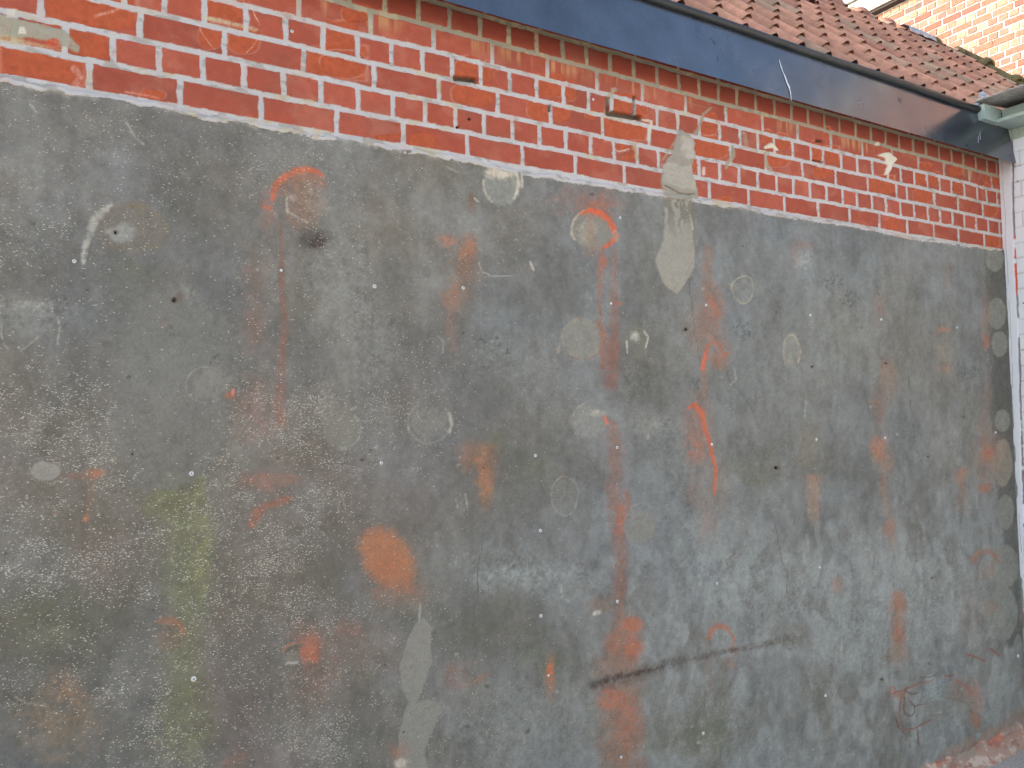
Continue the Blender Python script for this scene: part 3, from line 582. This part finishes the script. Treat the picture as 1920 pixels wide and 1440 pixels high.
for q4 in [(84, -10, 258, 55, 1), (0, 84, 158, 160, 1), (125, 45, 204, 110, 1), (428, 52, 488, 100), (372, 45, 418, 92), (388, 0, 456, 42, 1), (575, 86, 690, 152, 1), (262, 170, 312, 190), (608, 36, 670, 94, 1), (600, 92, 690, 148),
           (853, 104, 900, 150), (902, 114, 926, 152), (846, 152, 928, 198), (766, 250, 818, 282), (988, 184, 1030, 226), (1034, 192, 1070, 228), (1010, 138, 1055, 182, 1), (1060, 148, 1082, 190), (1148, 176, 1187, 218, 1), (1190, 184, 1216, 222),
           (1132, 216, 1212, 264, 1), (1154, 263, 1192, 284), (1312, 213, 1347, 252), (1296, 252, 1366, 300), (1428, 242, 1450, 272), (1453, 248, 1484, 282), (1436, 286, 1480, 314), (1523, 264, 1543, 302, 1), (1545, 273, 1575, 304, 1),
           (1294, 290, 1309, 326), (1525, 308, 1560, 335), (1630, 328, 1680, 362, 1), (1724, 304, 1748, 320), (1716, 320, 1738, 346, 1), (1778, 308, 1806, 332), (1786, 338, 1806, 360, 1), (1712, 352, 1752, 380), (1658, 408, 1688, 432),
           (1846, 381, 1871, 406), (1850, 440, 1876, 467), (1740, 322, 1760, 350, 1), (1544, 238, 1560, 264), (1845, 342, 1858, 370), (700, 250, 752, 262), (1350, 370, 1372, 382), (640, 8, 700, 40), (1848, 326, 1880, 346), (1168, 290, 1200, 300), (1096, 205, 1118, 225)]:
    spall(*q4[:4], full=len(q4) > 4)
# missing mortar
def gap(x0, y0, x1, y1):
    cx, cy = (x0+x1)/2, (y0+y1)/2
    sl_ = .155
    p.poly([(x0, y0-(x1-x0)*sl_*.5), (x1, y0+(x1-x0)*sl_*.5), (x1, y1+(x1-x0)*sl_*.5), (x0, y1-(x1-x0)*sl_*.5)], (92, 86, 74), 1, 1.2, 3, h=-.022)
for g in [(852, 143, 893, 153), (1138, 211, 1204, 221), (1029, 195, 1034, 208), (1136, 182, 1142, 214), (1524, 300, 1544, 303), (1530, 262, 1543, 266), (1187, 180, 1190, 214)]: gap(*g)
# cement daubs over the brickwork
P2, B2, S2 = p.poly, p.blob, p.stroke
P2([(1278, 246), (1298, 258), (1304, 296), (1300, 330), (1303, 372), (1243, 372), (1238, 330), (1246, 300), (1258, 268)], (140, 138, 129), .96, 1.5, 14, h=.005, rough=.3)
P2([(1276, 256), (1296, 262), (1302, 296), (1288, 300), (1272, 280)], (166, 164, 158), .75, 3, 12, h=.002, rough=.3); P2([(1240, 308), (1298, 312), (1300, 355), (1262, 350), (1242, 340)], (160, 158, 150), .7, 3, 12, h=.002, rough=.3)
S2([(1246, 348), (1270, 362), (1298, 364)], 2, (70, 62, 52), .8, wob=4, h=-.003); S2([(1262, 268), (1242, 300)], 4, (150, 140, 116), .7)
P2([(-20, 24), (60, 42), (122, 58), (152, 84), (150, 94), (122, 86), (90, 76), (40, 74), (-20, 68)], (146, 145, 132), .93, 2, 8, h=.004, rough=.15)
P2([(12, 16), (32, 18), (24, 36), (14, 34)], (186, 184, 176), .9, 2, 4, h=.002); P2([(38, 52), (46, 52), (50, 66), (34, 66)], (190, 188, 180), .9, 2, 4, h=.002); P2([(-10, 62), (60, 80), (120, 92), (-10, 80)], (170, 158, 128), .6, 3, 6)
B2(100, 79, 12, 6, (176, 76, 50), .8, .3)
P2([(1643, 290), (1664, 286), (1681, 300), (1674, 306), (1669, 318), (1666, 329), (1657, 328), (1662, 312), (1656, 298)], (200, 196, 184), .97, 1, 4, h=.007, rough=.1)
S2([(1434, 276), (1446, 273), (1457, 280)], [6, 9, 6], (196, 190, 174), .95, .4, 3, h=.004); S2([(1374, 274), (1372, 292), (1360, 314)], [5, 9, 6], (142, 134, 116), .9, .4, 5, h=.003); S2([(1434, 285), (1438, 305), (1446, 320)], [4, 9, 6], (146, 138, 120), .85, .4, 5, h=.002)
S2([(1332, 203), (1318, 215), (1310, 240), (1304, 250)], [4, 6, 6, 8], (138, 132, 116), .85, .4, 5, h=.002); S2([(1262, 180), (1300, 196), (1330, 204)], 3, (130, 120, 102), .3)
S2([(1150, 170), (1140, 182), (1136, 212)], [10, 7, 6], (150, 143, 126), .8, .5, 4, h=.002); S2([(1207, 224), (1220, 228), (1216, 262)], [4, 6, 7], (186, 182, 170), .9, .4, 3, h=.002); S2([(1190, 270), (1193, 300)], [7, 6], (156, 144, 122), .8, .5, 4, h=.002)
S2([(1150, 276), (1160, 283), (1180, 280)], 3, (180, 170, 156), .7); S2([(1320, 316), (1320, 326)], 6, (200, 190, 176), .8); B2(1644, 270, 5, 4, (196, 190, 176), .9, .3); S2([(1395, 250), (1400, 275)], 8, (150, 142, 126), .5)
S2([(466, 4), (474, 16), (478, 30), (486, 48)], 1.5, (204, 178, 160), .55, wob=6); S2([(372, 42), (380, 62), (390, 78), (402, 92)], 1.5, (204, 168, 150), .55, wob=6); S2([(482, 74), (476, 84), (464, 96)], 2, (204, 160, 142), .5, wob=6)
S2([(390, 33), (430, 44), (480, 56)], [8, 9, 6], (184, 176, 148), .6, .7, 6, h=.002); S2([(180, 28), (205, 22), (228, 14)], 5, (196, 150, 132), .5, rough=.7); S2([(140, 128), (150, 145), (140, 160)], 12, (196, 150, 138), .5, rough=.7); S2([(235, 173), (262, 176), (300, 184)], 3, (190, 130, 112), .6, rough=.5)
# small anchor holes
for hx, hy in [(880, 223), (858, 238)]: B2(hx, hy, 2.4, 2.4, (30, 16, 12), 1, .3, .5, h=-.01)
m = mat('brickwork', attr='Col', rough=.82, spec=.3, bump=.25, bscale=260, grain=.10, gscale=380)
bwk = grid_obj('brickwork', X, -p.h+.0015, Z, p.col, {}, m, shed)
bwk['label'] = 'red brick courses with thick pale mortar above the render'
del p

# ---- screw heads left in the wall ----------------------------------
screw_m = mat('zinc_screw', (.80, .77, .72), rough=.5, metal=.1, var=.15, vscale=300)
slot_m = mat('screw_recess', (.22, .20, .18), rough=.8)
SCREWS = [(139, 490, 6), (527, 507, 4.5), (702, 537, 6), (868, 540, 5.5), (1146, 569, 4.2), (1324, 572, 4), (1519, 591, 4), (1652, 599, 4), (359, 888, 7), (715, 868, 5.2), (1004, 854, 5), (1157, 839, 4.6), (1334, 833, 4.4), (1531, 824, 4.2), (1660, 821, 4),
          (363, 1273, 8), (1013, 995, 5.5), (1158, 1128, 5.4), (1015, 1155, 5.5), (1344, 1094, 4.6), (1029, 1267, 4.2), (1165, 1420, 4.6), (1537, 1064, 3.6), (1547, 1304, 4.2), (1867, 811, 3.5), (1163, 408, 4), (1794, 614, 3.4), (1318, 1375, 5), (548, 58, 5), (1113, 186, 4), (1908, 1230, 5)]
for sx, sy, sr_ in SCREWS:
    P = onY(sx, sy, -.006); P[1] = surfy(P[0], P[2]); dep = (P-CAM)@MW; rad = sr_*abs(dep[2])/F*.62
    b = MB(); pr = [(1., 0), (1., .35), (.75, .62), (.3, .72)]
    V = []; n = 14
    for rr, hh in pr:
        for k in range(n): V.append((P[0]+rad*rr*math.cos(2*math.pi*k/n), P[1]-rad*hh, P[2]+rad*rr*math.sin(2*math.pi*k/n)))
    Fc = [(i*n+k, i*n+(k+1) % n, (i+1)*n+(k+1) % n, (i+1)*n+k) for i in range(3) for k in range(n)]+[tuple(range(3*n, 4*n))]
    b.add(V, Fc)
    so_ = b.build('screw_head', screw_m, shed, True)
    if sr_ > 4.5:
        s2 = MB(); a = random.random()*1.5
        for t in (a, a+math.pi/2):
            ux, uz = math.cos(t)*rad*.5, math.sin(t)*rad*.5; vx, vz = -math.sin(t)*rad*.11, math.cos(t)*rad*.11; y0, y1 = P[1]-rad*.75, P[1]-rad*.60
            s2.hexa([(P[0]-ux-vx, y0, P[2]-uz-vz), (P[0]+ux-vx, y0, P[2]+uz-vz), (P[0]+ux+vx, y0, P[2]+uz+vz), (P[0]-ux+vx, y0, P[2]-uz+vz), (P[0]-ux-vx, y1, P[2]-uz-vz), (P[0]+ux-vx, y1, P[2]+uz-vz), (P[0]+ux+vx, y1, P[2]+uz+vz), (P[0]-ux+vx, y1, P[2]-uz+vz)])
        s2.build('recess', slot_m, so_)

# ---- mass of the wall behind its faces -----------------------------
core_m = mat('core_brick', (.30, .10, .06), rough=.9, var=.2, bump=.4)
b = MB(); b.box(-1.6, 6.05, .03, .28, 0, 3.0); b.box(-1.6, -1.38, .28, 2.6, 0, 3.0); b.box(5.85, 6.05, .28, 2.6, 0, 3.0); b.box(-1.6, 6.05, 2.38, 2.6, 0, 3.0)
b.add([(6.04, .03, 3.0), (6.04, 2.6, 3.0), (6.04, 1.28, 4.2)], [(0, 1, 2)]); b.add([(-1.59, .03, 3.0), (-1.59, 2.6, 3.0), (-1.59, 1.28, 4.2)], [(0, 2, 1)])
b.build('wall_core', core_m, shed)

# ---- foot of the wall: broken mortar fillet ------------------------
xs = np.linspace(-1.6, XC, 1400); ts = np.linspace(0, 1, 34)
X, T = np.meshgrid(xs, ts)
topz = .085+.035*(fbm(X*6, X*0, 3, 300)-.5)*2+.03*sstep(3.6, 4.1, X)
Yf = -.004-(1-T)**1.3*(.050+.03*(fbm(X*7, X*0+5, 3, 301)-.5)*2)
Zf = -.005+T*topz
n1 = fbm(X*25, Zf*60, 4, 302); n2 = fbm(X*9, Zf*9, 3, 303)
Yf = Yf-.008*(n1-.5)-.006*(fbm(X*60, Zf*90, 2, 305)-.5)
col = lin((160, 132, 122))*np.ones(X.shape+(1,))
col = col+(lin((184, 92, 58))-col)*(sstep(.50, .62, n2)*sstep(.35, .8, T))[..., None]*.85
col = col+(lin((196, 186, 176))-col)*(sstep(.56, .66, n1))[..., None]*.8
col = col+(lin((130, 70, 66))-col)*(sstep(.62, .7, fbm(X*20, Zf*50+4, 3, 304)))[..., None]*.7
col = col+(lin((118, 118, 112))-col)*(sstep(.50, .60, fbm(X*5+3, T*2, 3, 306))*sstep(.4, .9, T))[..., None]*.8
fil_m = mat('rough_mortar', attr='Col', rough=.95, spec=.2, bump=.5, bscale=120, grain=.12, gscale=300)
col = col+(lin((150, 134, 126))-col)*.35
grid_obj('mortar_fillet', X, Yf, Zf, col/EW, {}, fil_m, shed)

# ---- gutter board (leaning dark sheet) with rolled front bead ------
board_m = mat('anthracite_sheet', (.100, .113, .135), rough=.21, metal=.6, spec=.9, rvar=.09, var=.22, vscale=7, bump=.02, bscale=6, grain=.06, gscale=60)
XE = 4.150
b = MB(); nseg = 60
yb, zb, yt, zt_ = -.083, 2.818, -.047, 3.045
for i in range(nseg):
    a = -1.9+(XE+1.9)*i/nseg; c2 = -1.9+(XE+1.9)*(i+1)/nseg
    def off(xv): return .0016*math.sin(xv*2.3)+.0012*math.sin(xv*5.1+1), .002*math.sin(xv*1.7+2)
    (o1, q1), (o2, q2) = off(a), off(c2)
    b.add([(a, yb+o1, zb+q1), (c2, yb+o2, zb+q2), (c2, yt+o2, zt_), (a, yt+o1, zt_)], [(0, 1, 2, 3)])
gb = b.build('gutter_board', board_m, shed, True)
b = MB(); b.box(-1.9, XE-.001, -.066, .02, zb+.085, zb+.095)
b.hexa([(-1.9, yt+.006, zt_-.04), (XE-.001, yt+.006, zt_-.04), (XE-.001, .03, zt_-.04), (-1.9, .03, zt_-.04), (-1.9, yt+.006, zt_-.034), (XE-.001, yt+.006, zt_-.034), (XE-.001, .03, zt_-.034), (-1.9, .03, zt_-.034)])
b.build('gutter_trough', board_m, gb)
bead_m = mat('weathered_bead', (.018, .022, .021), rough=.42, metal=.3, spec=.6, var=.45, vscale=14, bump=.15, bscale=90, grain=.15, gscale=200)
b = MB(); b.tube([(-1.9+i*.2, yt-.004+.0015*math.sin(i*.9), zt_+.006+.0012*math.sin(i*1.3)) for i in range(31)]+[(XE-.002, yt-.004, zt_+.006)], .0165, 16)
b.build('gutter_bead', bead_m, gb, True)
# scratches and small dents of the board
mark_m = mat('bare_metal_scratch', (.85, .86, .88), rough=.5, metal=.3); pit_m = mat('dark_pit', (.02, .018, .018), rough=.7)
def onboard(px_, py_):
    n = np.array([0, -(zt_-zb), (yt-yb)]); n = n/np.linalg.norm(n); r = ray(px_, py_); p0 = np.array([0, yb-.0022, zb])
    return CAM+(p0-CAM)@n/(r@n)*r
def scr(name, pts, wd, m_):
    P = [onboard(*a) for a in pts]; V = []; k = len(P)
    for i, a in enumerate(P):
        ww = wd*(1 if 0 < i < k-1 else .3)*(.7+.6*random.random()); V += [(a[0]-ww, a[1], a[2]), (a[0]+ww, a[1], a[2]), (a[0], a[1]-.0012, a[2])]
    Fc = [(3*i, 3*i+2, 3*i+5, 3*i+3) for i in range(k-1)]+[(3*i+2, 3*i+1, 3*i+4, 3*i+5) for i in range(k-1)]
    return obj(name, V, Fc, m_, gb)
scr('scratch', [(1461, 112), (1464, 124), (1467, 132), (1472, 145), (1475, 156)], .0024, mark_m)
scr('scratch', [(1471, 140), (1477, 158), (1479, 163), (1482, 172), (1484, 190)], .0034, mark_m)
scr('scratch', [(1478, 158), (1481, 164), (1480, 170)], .0016, mark_m)
scr('scratch', [(1838, 262), (1837, 250), (1840, 246)], .0010, mark_m); scr('scratch', [(1834, 255), (1834, 268)], .0010, mark_m)
scr('scuff', [(1331, 71), (1336, 76), (1340, 82)], .0042, pit_m); scr('scuff', [(1345, 105), (1346, 116)], .0014, pit_m)
scr('scuff', [(1685, 184), (1691, 191)], .0016, pit_m); scr('scuff', [(1691, 183), (1685, 190)], .0016, pit_m)

# ---- tiled roof ----------------------------------------------------
PH = math.radians(46); cs, sn_ = math.cos(PH), math.sin(PH)
def roofp(xv, s, h): return (xv, s*cs-h*sn_, 3.06+s*sn_+h*cs)
tile_m = mat('clay_tile', attr='Col', rough=.88, spec=.25, bump=.35, bscale=150, var=.20, vscale=22, grain=.12, gscale=260)
TW, TG = .1635, .1875
prof = [(0., .000), (.08, -.004), (.30, -.007), (.50, -.004), (.58, .008), (.66, .028), (.75, .037), (.84, .030), (.92, .012), (1.0, .000), (1.04, .001)]
b = MB(); R2 = random.Random(5)
nt_ = int((6.06+1.6)/TW)
for r_ in range(10):
    for i in range(nt_+1):
        x0 = -1.62+i*TW+.047; s0 = r_*TG-.02
        if x0+TW > 6.12: continue
        s1 = min(s0+TG+.05, 1.74)
        jxs = R2.uniform(-.003, .003); js = R2.uniform(-.004, .004); lift = .019+R2.uniform(-.002, .003)
        k = R2.random(); cc = np.array([.56, .275, .185])*(.80+.4*R2.random())
        if k < .25: cc = np.array([.46, .29, .20])*(.8+.4*R2.random())
        if k > .9: cc = np.array([.46, .20, .14])*(.9+.2*R2.random())
        moss = np.array([.17, .15, .08])
        V = []; cl_ = []; n = len(prof)
        rows_ = [(s0+js-.001, lift-.012), (s0+js, lift), (s0+js+.035, lift*.86), (s0+js+.11, lift*.5), (s1, .004)]
        for j, (s, h) in enumerate(rows_):
            for u, hh in prof:
                V.append(roofp(x0+jxs+u*TW, s+(.006 if .55 < u < .95 else 0)*(j < 2), h+hh))
                g = .36*math.exp(-((u-.45)/.16)**2)+.18*R2.random()
                if j < 2: g += .12
                g = min(g, .8); cl_.append(tuple(cc*(1-g)+moss*g))
        Fc = [(j*n+q_, j*n+q_+1, (j+1)*n+q_+1, (j+1)*n+q_) for j in range(len(rows_)-1) for q_ in range(n-1) if not (j == 0 and 4 <= q_ <= 8)]
        base = len(b.v); b.v += V; b.f += [tuple(a+base for a in f) for f in Fc]; b.c += cl_
rf = b.build('tiled_roof', tile_m, shed, False, True)
# dark roofing felt below the tiles, back slope
felt_m = mat('roofing_felt', (.03, .028, .026), rough=.95)
b = MB(); b.add([roofp(-1.6, -.02, -.012), roofp(6.08, -.02, -.012), roofp(6.08, 1.74, -.012), roofp(-1.6, 1.74, -.012)], [(0, 1, 2, 3)])
pk_ = roofp(0, 1.74, -.01); b.add([(-1.6, pk_[1], pk_[2]), (6.08, pk_[1], pk_[2]), (6.08, 2.62, 3.05), (-1.6, 2.62, 3.05)], [(0, 1, 2, 3)]); b.build('roof_felt', felt_m, rf)
# ridge tiles
ridge_m = mat('ridge_clay', (.34, .17, .12), rough=.9, var=.4, vscale=16, bump=.4, bscale=90, grain=.12)
mossy_m = mat('mossy_clay', (.15, .125, .055), rough=.95, var=.45, vscale=18, bump=.7, bscale=60, grain=.2, gscale=160)
def half_tile(P0, P1, rad, m_, flare=1.35, up=Vector((0, 0, 1)), label=None):
    P0 = Vector(P0); P1 = Vector(P1); d = (P1-P0).normalized(); a = d.cross(up).normalized(); u = a.cross(d).normalized()
    V = []; L_ = (P1-P0).length; st = [(0, rad*.94), (L_*.70, rad), (L_*.78, rad*1.04), (L_*.82, rad*flare), (L_*.90, rad*flare*1.04), (L_, rad*flare), (L_, rad*flare*.80), (L_*.93, rad*.8)]
    n = 13
    for t_, rr in st:
        for k in range(n):
            th_ = math.pi*(k/(n-1)*1.24-.12); w_ = 1+R2.uniform(-.03, .03)
            V.append(P0+d*t_+a*math.cos(th_)*rr*w_+u*(math.sin(th_)*rr*w_))
    Fc = [(j*n+q_, j*n+q_+1, (j+1)*n+q_+1, (j+1)*n+q_) for j in range(len(st)-1) for q_ in range(n-1)]
    o = obj('ridge_tile', V, Fc, m_, rf, True)
    if label: o['label'] = label
    return o
rz = roofp(0, 1.735, .0); xr = -1.66; k = 0
XR = [4.86-.283*i for i in range(23)][::-1]
for i, xv in enumerate(XR+[5.143, 5.426, 5.709]):
    half_tile((xv-.283-.03, rz[1], rz[2]-.012), (xv, rz[1], rz[2]-.012+.002*R2.uniform(-1, 1)), .043, ridge_m if xv < 5.6 else mossy_m, 1.75)
half_tile((5.66, rz[1], rz[2]-.012), (6.02, rz[1], rz[2]-.012), .050, mossy_m, 1.4, label='open mossy ridge tile at the gable corner')
# verge tiles running down the gable edge
s_ = 1.78
while s_ > -.1:
    s2_ = max(s_-.292, -.06)
    o = half_tile(roofp(6.08, s_+.03, .012), roofp(6.08, s2_, .02), .052, mossy_m, 1.35, up=Vector((0, -sn_, cs))); o.name = 'verge_tile'; s_ -= .285
# lead flashing scrap on the ridge
lead_m = mat('lead_flashing', (.42, .45, .48), rough=.45, metal=.4, var=.35, vscale=30, bump=.6, bscale=25)
V = []; n = 10
for i in range(n):
    for j in range(7):
        a = math.pi*j/6; rr = .070+.012*R2.random()
        V.append((5.30+i*.037, rz[1]-rr*math.cos(a), rz[2]-.010+rr*math.sin(a)+.006*R2.random()))
obj('lead_piece', V, [(i*7+j, (i+1)*7+j, (i+1)*7+j+1, i*7+j+1) for i in range(n-1) for j in range(6)], lead_m, rf, True)
# hooded vent tiles
hood_m = mat('vent_clay', (.14, .085, .06), rough=.9, var=.3, vscale=30, bump=.3)
for vx, vs_, hh_ in [(3.856, 1.277, .050), (3.584, 1.19, .046)]:
    V = []; n = 9; st = [(-.030, 1.05), (-.026, 1.0), (.02, .85), (.07, .3)]
    for t_, f_ in st:
        for k in range(n):
            th_ = math.pi*k/(n-1); V.append(roofp(vx+.028*f_*math.cos(th_), vs_+t_, .02+hh_*f_*math.sin(th_)))
    Fc = [(j*n+q_, (j+1)*n+q_, (j+1)*n+q_+1, j*n+q_+1) for j in range(3) for q_ in range(n-1)]
    
    vt = obj('vent_tile', V, Fc, hood_m, rf, True)

# ================================================================== white painted annex at the right
annex = thing('annex', 'white painted brick annex with pale green eaves under a corrugated sheet', 'annex', (5, -1, 0))
ys = np.concatenate([np.arange(.0, .30, .0022), np.arange(.30, 4.0, .03)]); zs = np.arange(0, 3.0, .0045)
Yg, Zg = np.meshgrid(-ys, zs); Yg = Yg.astype(float)
CRP = [(1899, 315), (1900, 400), (1903, 483), (1906, 540), (1910, 620), (1912, 700), (1914, 790), (1918, 900), (1921, 1000), (1925, 1150), (1928, 1300)]
cr = np.array([onX(a, b_, XC) for a, b_ in CRP]); o_ = np.argsort(cr[:, 2])
yc = np.interp(Zg, cr[o_, 2], cr[o_, 1])+.004*(fbm(Zg*22, Zg*0, 3, 400)-.5)
n1 = fbm(Yg*60, Zg*40, 4, 401); n2 = fbm(Yg*14, Zg*9, 4, 402)
col = np.array([.62, .72, .82])*(1+.10*(n2-.5)+.10*(n1-.5))[..., None]
# painted brick courses beyond the strip
off_ = (Zg/.0757) % 1; j1 = (off_ < .10)*sstep(.2, .7, n1+.2)*(Yg < yc)
br = ((Yg/.2+.5*(np.floor(Zg/.0757) % 2)) % 1); j2 = (br < .035)*(off_ >= .10)*(Yg < yc-.02)
jt = np.maximum(j1, j2)
col = col+(lin((176, 178, 184))-col)*(jt*.75)[..., None]
gr_ = sstep(.66, .74, n1)*(off_ < .12)*(Yg < yc)
col = col+(lin((104, 100, 104))-col)*gr_[..., None]*.8
cd = np.abs(Yg-yc); cw = .0045*(.55+.9*fbm(Zg*16, Zg*0+3, 3, 403))
ck = (1-sstep(cw*.8, cw*1.2, cd))*sstep(.30, .36, fbm(Zg*9, Zg*0+9, 3, 407))
ckc = lin((132, 124, 132))*np.ones(Yg.shape+(1,))
red = sstep(.62, .66, fbm(Zg*4.2, Zg*0+6, 2, 404)); ckc = ckc+(lin((196, 86, 70))-ckc)*red[..., None]
col = col+(ckc-col)*ck[..., None]
# chipped inner edge beside the render
ie = .004+.011*sstep(.4, .65, fbm(Zg*13, Zg*0+4, 4, 405))*sstep(3.0, 0, Zg)
chip = (1-sstep(.0, .0025, (-Yg)-ie))*(Zg < 2.4)
col = col+(lin((120, 126, 124))-col)*(chip*.9)[..., None]
hair = (1-sstep(.0006, .0016, np.abs(-Yg-.017-.010*(fbm(Zg*7, Zg*0+5, 3, 406)-.5))))*sstep(.45, .5, fbm(Zg*5, Zg*0+15, 2, 408))
col = col+(lin((120, 122, 134))-col)*(hair*.7)[..., None]
lowp = sstep(1.0, .3, Zg)*sstep(.50, .58, fbm(Yg*30, Zg*12, 3, 409))
col = col+(lin((134, 84, 92))-col)*(lowp*(cd < .03)*.7)[..., None]
strip = sstep(-.001, .004, Yg-yc)
tl = (Zg > 2.94)+0.; col = col+(lin((150, 168, 162))-col)*(tl*.92)[..., None]
h = .003*strip+.002*(n2-.5)+.0016*(n1-.5)-.006*ck-.002*jt-.003*chip
an_m = mat('white_masonry_paint', attr='Col', rough=.75, spec=.35, bump=.25, bscale=160, grain=.05, gscale=300)
aw = grid_obj('wall', XC-h, Yg, Zg, col/EW*1.0, {}, an_m, annex)
b = MB(); b.box(XC+.01, 8.6, -4, -.012, 0, 3.0); b.build('wall_core', mat('white_wall', (.7, .7, .7), rough=.8, var=.1), annex)
teal_m = mat('pale_green_paint', (.42, .52, .48), rough=.55, spec=.4, var=.12, vscale=20, bump=.12, bscale=80, grain=.05, gscale=200)
b = MB(); b.box(4.00, XC+.3, -4, -.055, 2.998, 3.014); b.build('soffit', teal_m, annex, bevel=.001)
b = MB(); b.box(3.925, 4.0, -.56, -.058, 2.998, 3.0135); b.box(3.89, 4.0, -.085, -.022, 3.000, 3.068)
b2_ = MB(); b2_.box(3.887, 4.036, -.082, -.020, 2.997, 3.070); b2_.build('eave_end_block', teal_m, annex, bevel=.0015)
b3_ = MB(); b3_.box(4.038, 4.075, -4, -.0835, 3.0155, 3.066); b3_.build('eave_board', teal_m, annex, bevel=.0015)
# corrugated sheet
sheet_m = mat('weathered_corrugated_sheet', (.40, .39, .36), rough=.75, spec=.3, var=.35, vscale=18, bump=.2, bscale=90, grain=.1)
V = []; Fc = []; nx, ny = 40, 560
for i in range(nx):
    for j in range(ny):
        xv = 3.862+(8.6-3.862)*(i/(nx-1))**2.2; yv = -.045-j*(3.9/ny)
        z_ = 3.088+(xv-3.862)*.09+.0032*math.sin(2*math.pi*yv/.024)+.004*yv
        V.append((xv, yv, z_))
for i in range(nx-1):
    for j in range(ny-1): Fc.append((i*ny+j, i*ny+j+1, (i+1)*ny+j+1, (i+1)*ny+j))
sh = obj('corrugated_sheet', V, Fc, sheet_m, annex, True)
so2 = sh.modifiers.new('s', 'SOLIDIFY'); so2.thickness = .005
fl_m = mat('crumpled_flashing', (.50, .50, .50), rough=.5, metal=.35, var=.5, vscale=40, bump=.8, bscale=40)
V = []; n = 16
R3 = random.Random(11)
PTS = [(1822, 197), (1828, 193), (1834, 184), (1836, 174), (1843, 171), (1850, 176), (1858, 181), (1872, 177), (1885, 173), (1905, 168)]
V = []
for i, (a, c_) in enumerate(PTS):
    P = onY(a, c_, -.02+.006*(i % 2)); Q = onY(a+2+(i % 3)*1.5, c_+7+(4 if 2 <= i <= 5 else 0), -.055+.004*((i*7) % 3))
    M_ = (P+Q)/2; V += [tuple(P), (M_[0]+R3.uniform(-.006, .006), M_[1]-.012*R3.random(), M_[2]), tuple(Q)]
fo = obj('flashing', V, [(3*i+j, 3*i+j+1, 3*i+j+4, 3*i+j+3) for i in range(len(PTS)-1) for j in range(2)], fl_m, annex)
s_m = fo.modifiers.new('s', 'SOLIDIFY'); s_m.thickness = .002

# ================================================================== sunlit brick house behind
house = thing('brick_house', 'tall sunlit orange brick house with white mortar and white eaves board', 'house', (11, 0, 0))
HX = 9.0; HT = 6.60
mort_m = mat('lime_mortar', (.74, .71, .66), rough=.9, var=.08, vscale=10, bump=.3, bscale=60)
hb_m = mat('house_brick', attr='Col', rough=.9, var=.22, vscale=34, bump=.6, bscale=70, grain=.18, gscale=120)
b = MB(); b.box(HX, 15, -9, 7, 0, HT); b.build('wall', mort_m, house)
b = MB(); R4 = random.Random(21); CR, ST = .081, .222
for r_ in range(int(2.2/CR), int(HT/CR)):
    z0 = r_*CR+.002; yv = -6.5+((r_ % 4) // 2)*ST*.5+(ST*.25 if r_ % 2 else 0)
    wv = ST if r_ % 2 else ST/2
    if r_ % 2 == 0: yv = -6.5
    while yv < 5.6:
        y1 = yv+wv-.014-R4.uniform(0, .004); y0 = yv+R4.uniform(0, .004)
        k = R4.random()
        cc = [(.46, .21, .15), (.50, .26, .18), (.42, .19, .14), (.52, .30, .20)][R4.randrange(4)] if r_ % 2 == 0 else [(.38, .145, .10), (.32, .12, .09), (.42, .17, .115)][R4.randrange(3)]
        if k > .95: cc = (.22, .15, .12)
        f_ = R4.uniform(.78, 1.02); cc = tuple(v*f_ for v in cc)
        d1 = [R4.uniform(-.004, .004) for _ in range(8)]; px_ = HX-.007-R4.uniform(0, .005)
        b.hexa([(px_, y0+d1[0], z0+d1[1]), (HX+.01, y0, z0), (HX+.01, y1, z0), (px_, y1+d1[2], z0+d1[3]), (px_, y0+d1[4], z0+CR-.015+d1[5]), (HX+.01, y0, z0+CR-.015), (HX+.01, y1, z0+CR-.015), (px_, y1+d1[6], z0+CR-.015+d1[7])], cc)
        yv += wv
hbk = b.build('brickwork', hb_m, house, False, True)
wt_m = mat('cream_eaves_paint', (.74, .70, .62), rough=.55, var=.06, vscale=4)
b = MB(); b.box(HX-.10, HX+.02, -6.5, 7, HT-.03, HT+.005); b.build('soffit', mat('dark_soffit', (.05, .045, .04), rough=.8), house)
b = MB(); b.box(HX-.13, HX-.10, -6.5, 7, HT+.0, HT+.20); b.build('eaves_board', wt_m, house, bevel=.003)
b = MB(); b.box(HX-.17, HX-.10, -6.5, 7, HT+.205, HT+.265); b.build('gutter', mat('grey_gutter', (.30, .30, .29), rough=.5, var=.15), house, bevel=.006)
zc_m = mat('corrugated_roof_sheet', (.55, .60, .66), rough=.3, metal=.7, var=.2, vscale=10)
V = []; ny = 900
for j in range(ny):
    yv = -6.5+j*(13.5/ny); a = .018*math.sin(2*math.pi*yv/.076)
    V += [(HX-.15+a*.8, yv, HT+.27+a*.6), (HX+3-.0+a*.8, yv, HT+.27+3.4+a*.6)]
obj('corrugated_roof', V, [(2*j, 2*j+1, 2*j+3, 2*j+2) for j in range(ny-1)], zc_m, house, True)

# ================================================================== ground
gm = mat('concrete_paving', (.46, .42, .38), rough=.92, var=.14, vscale=1.5, bump=.4, bscale=60, grain=.25, gscale=90)
b = MB(); b.add([(-200, -200, 0), (200, -200, 0), (200, 200, 0), (-200, 200, 0)], [(0, 1, 2, 3)])
g = b.build('pavement', gm); g['kind'] = 'structure'
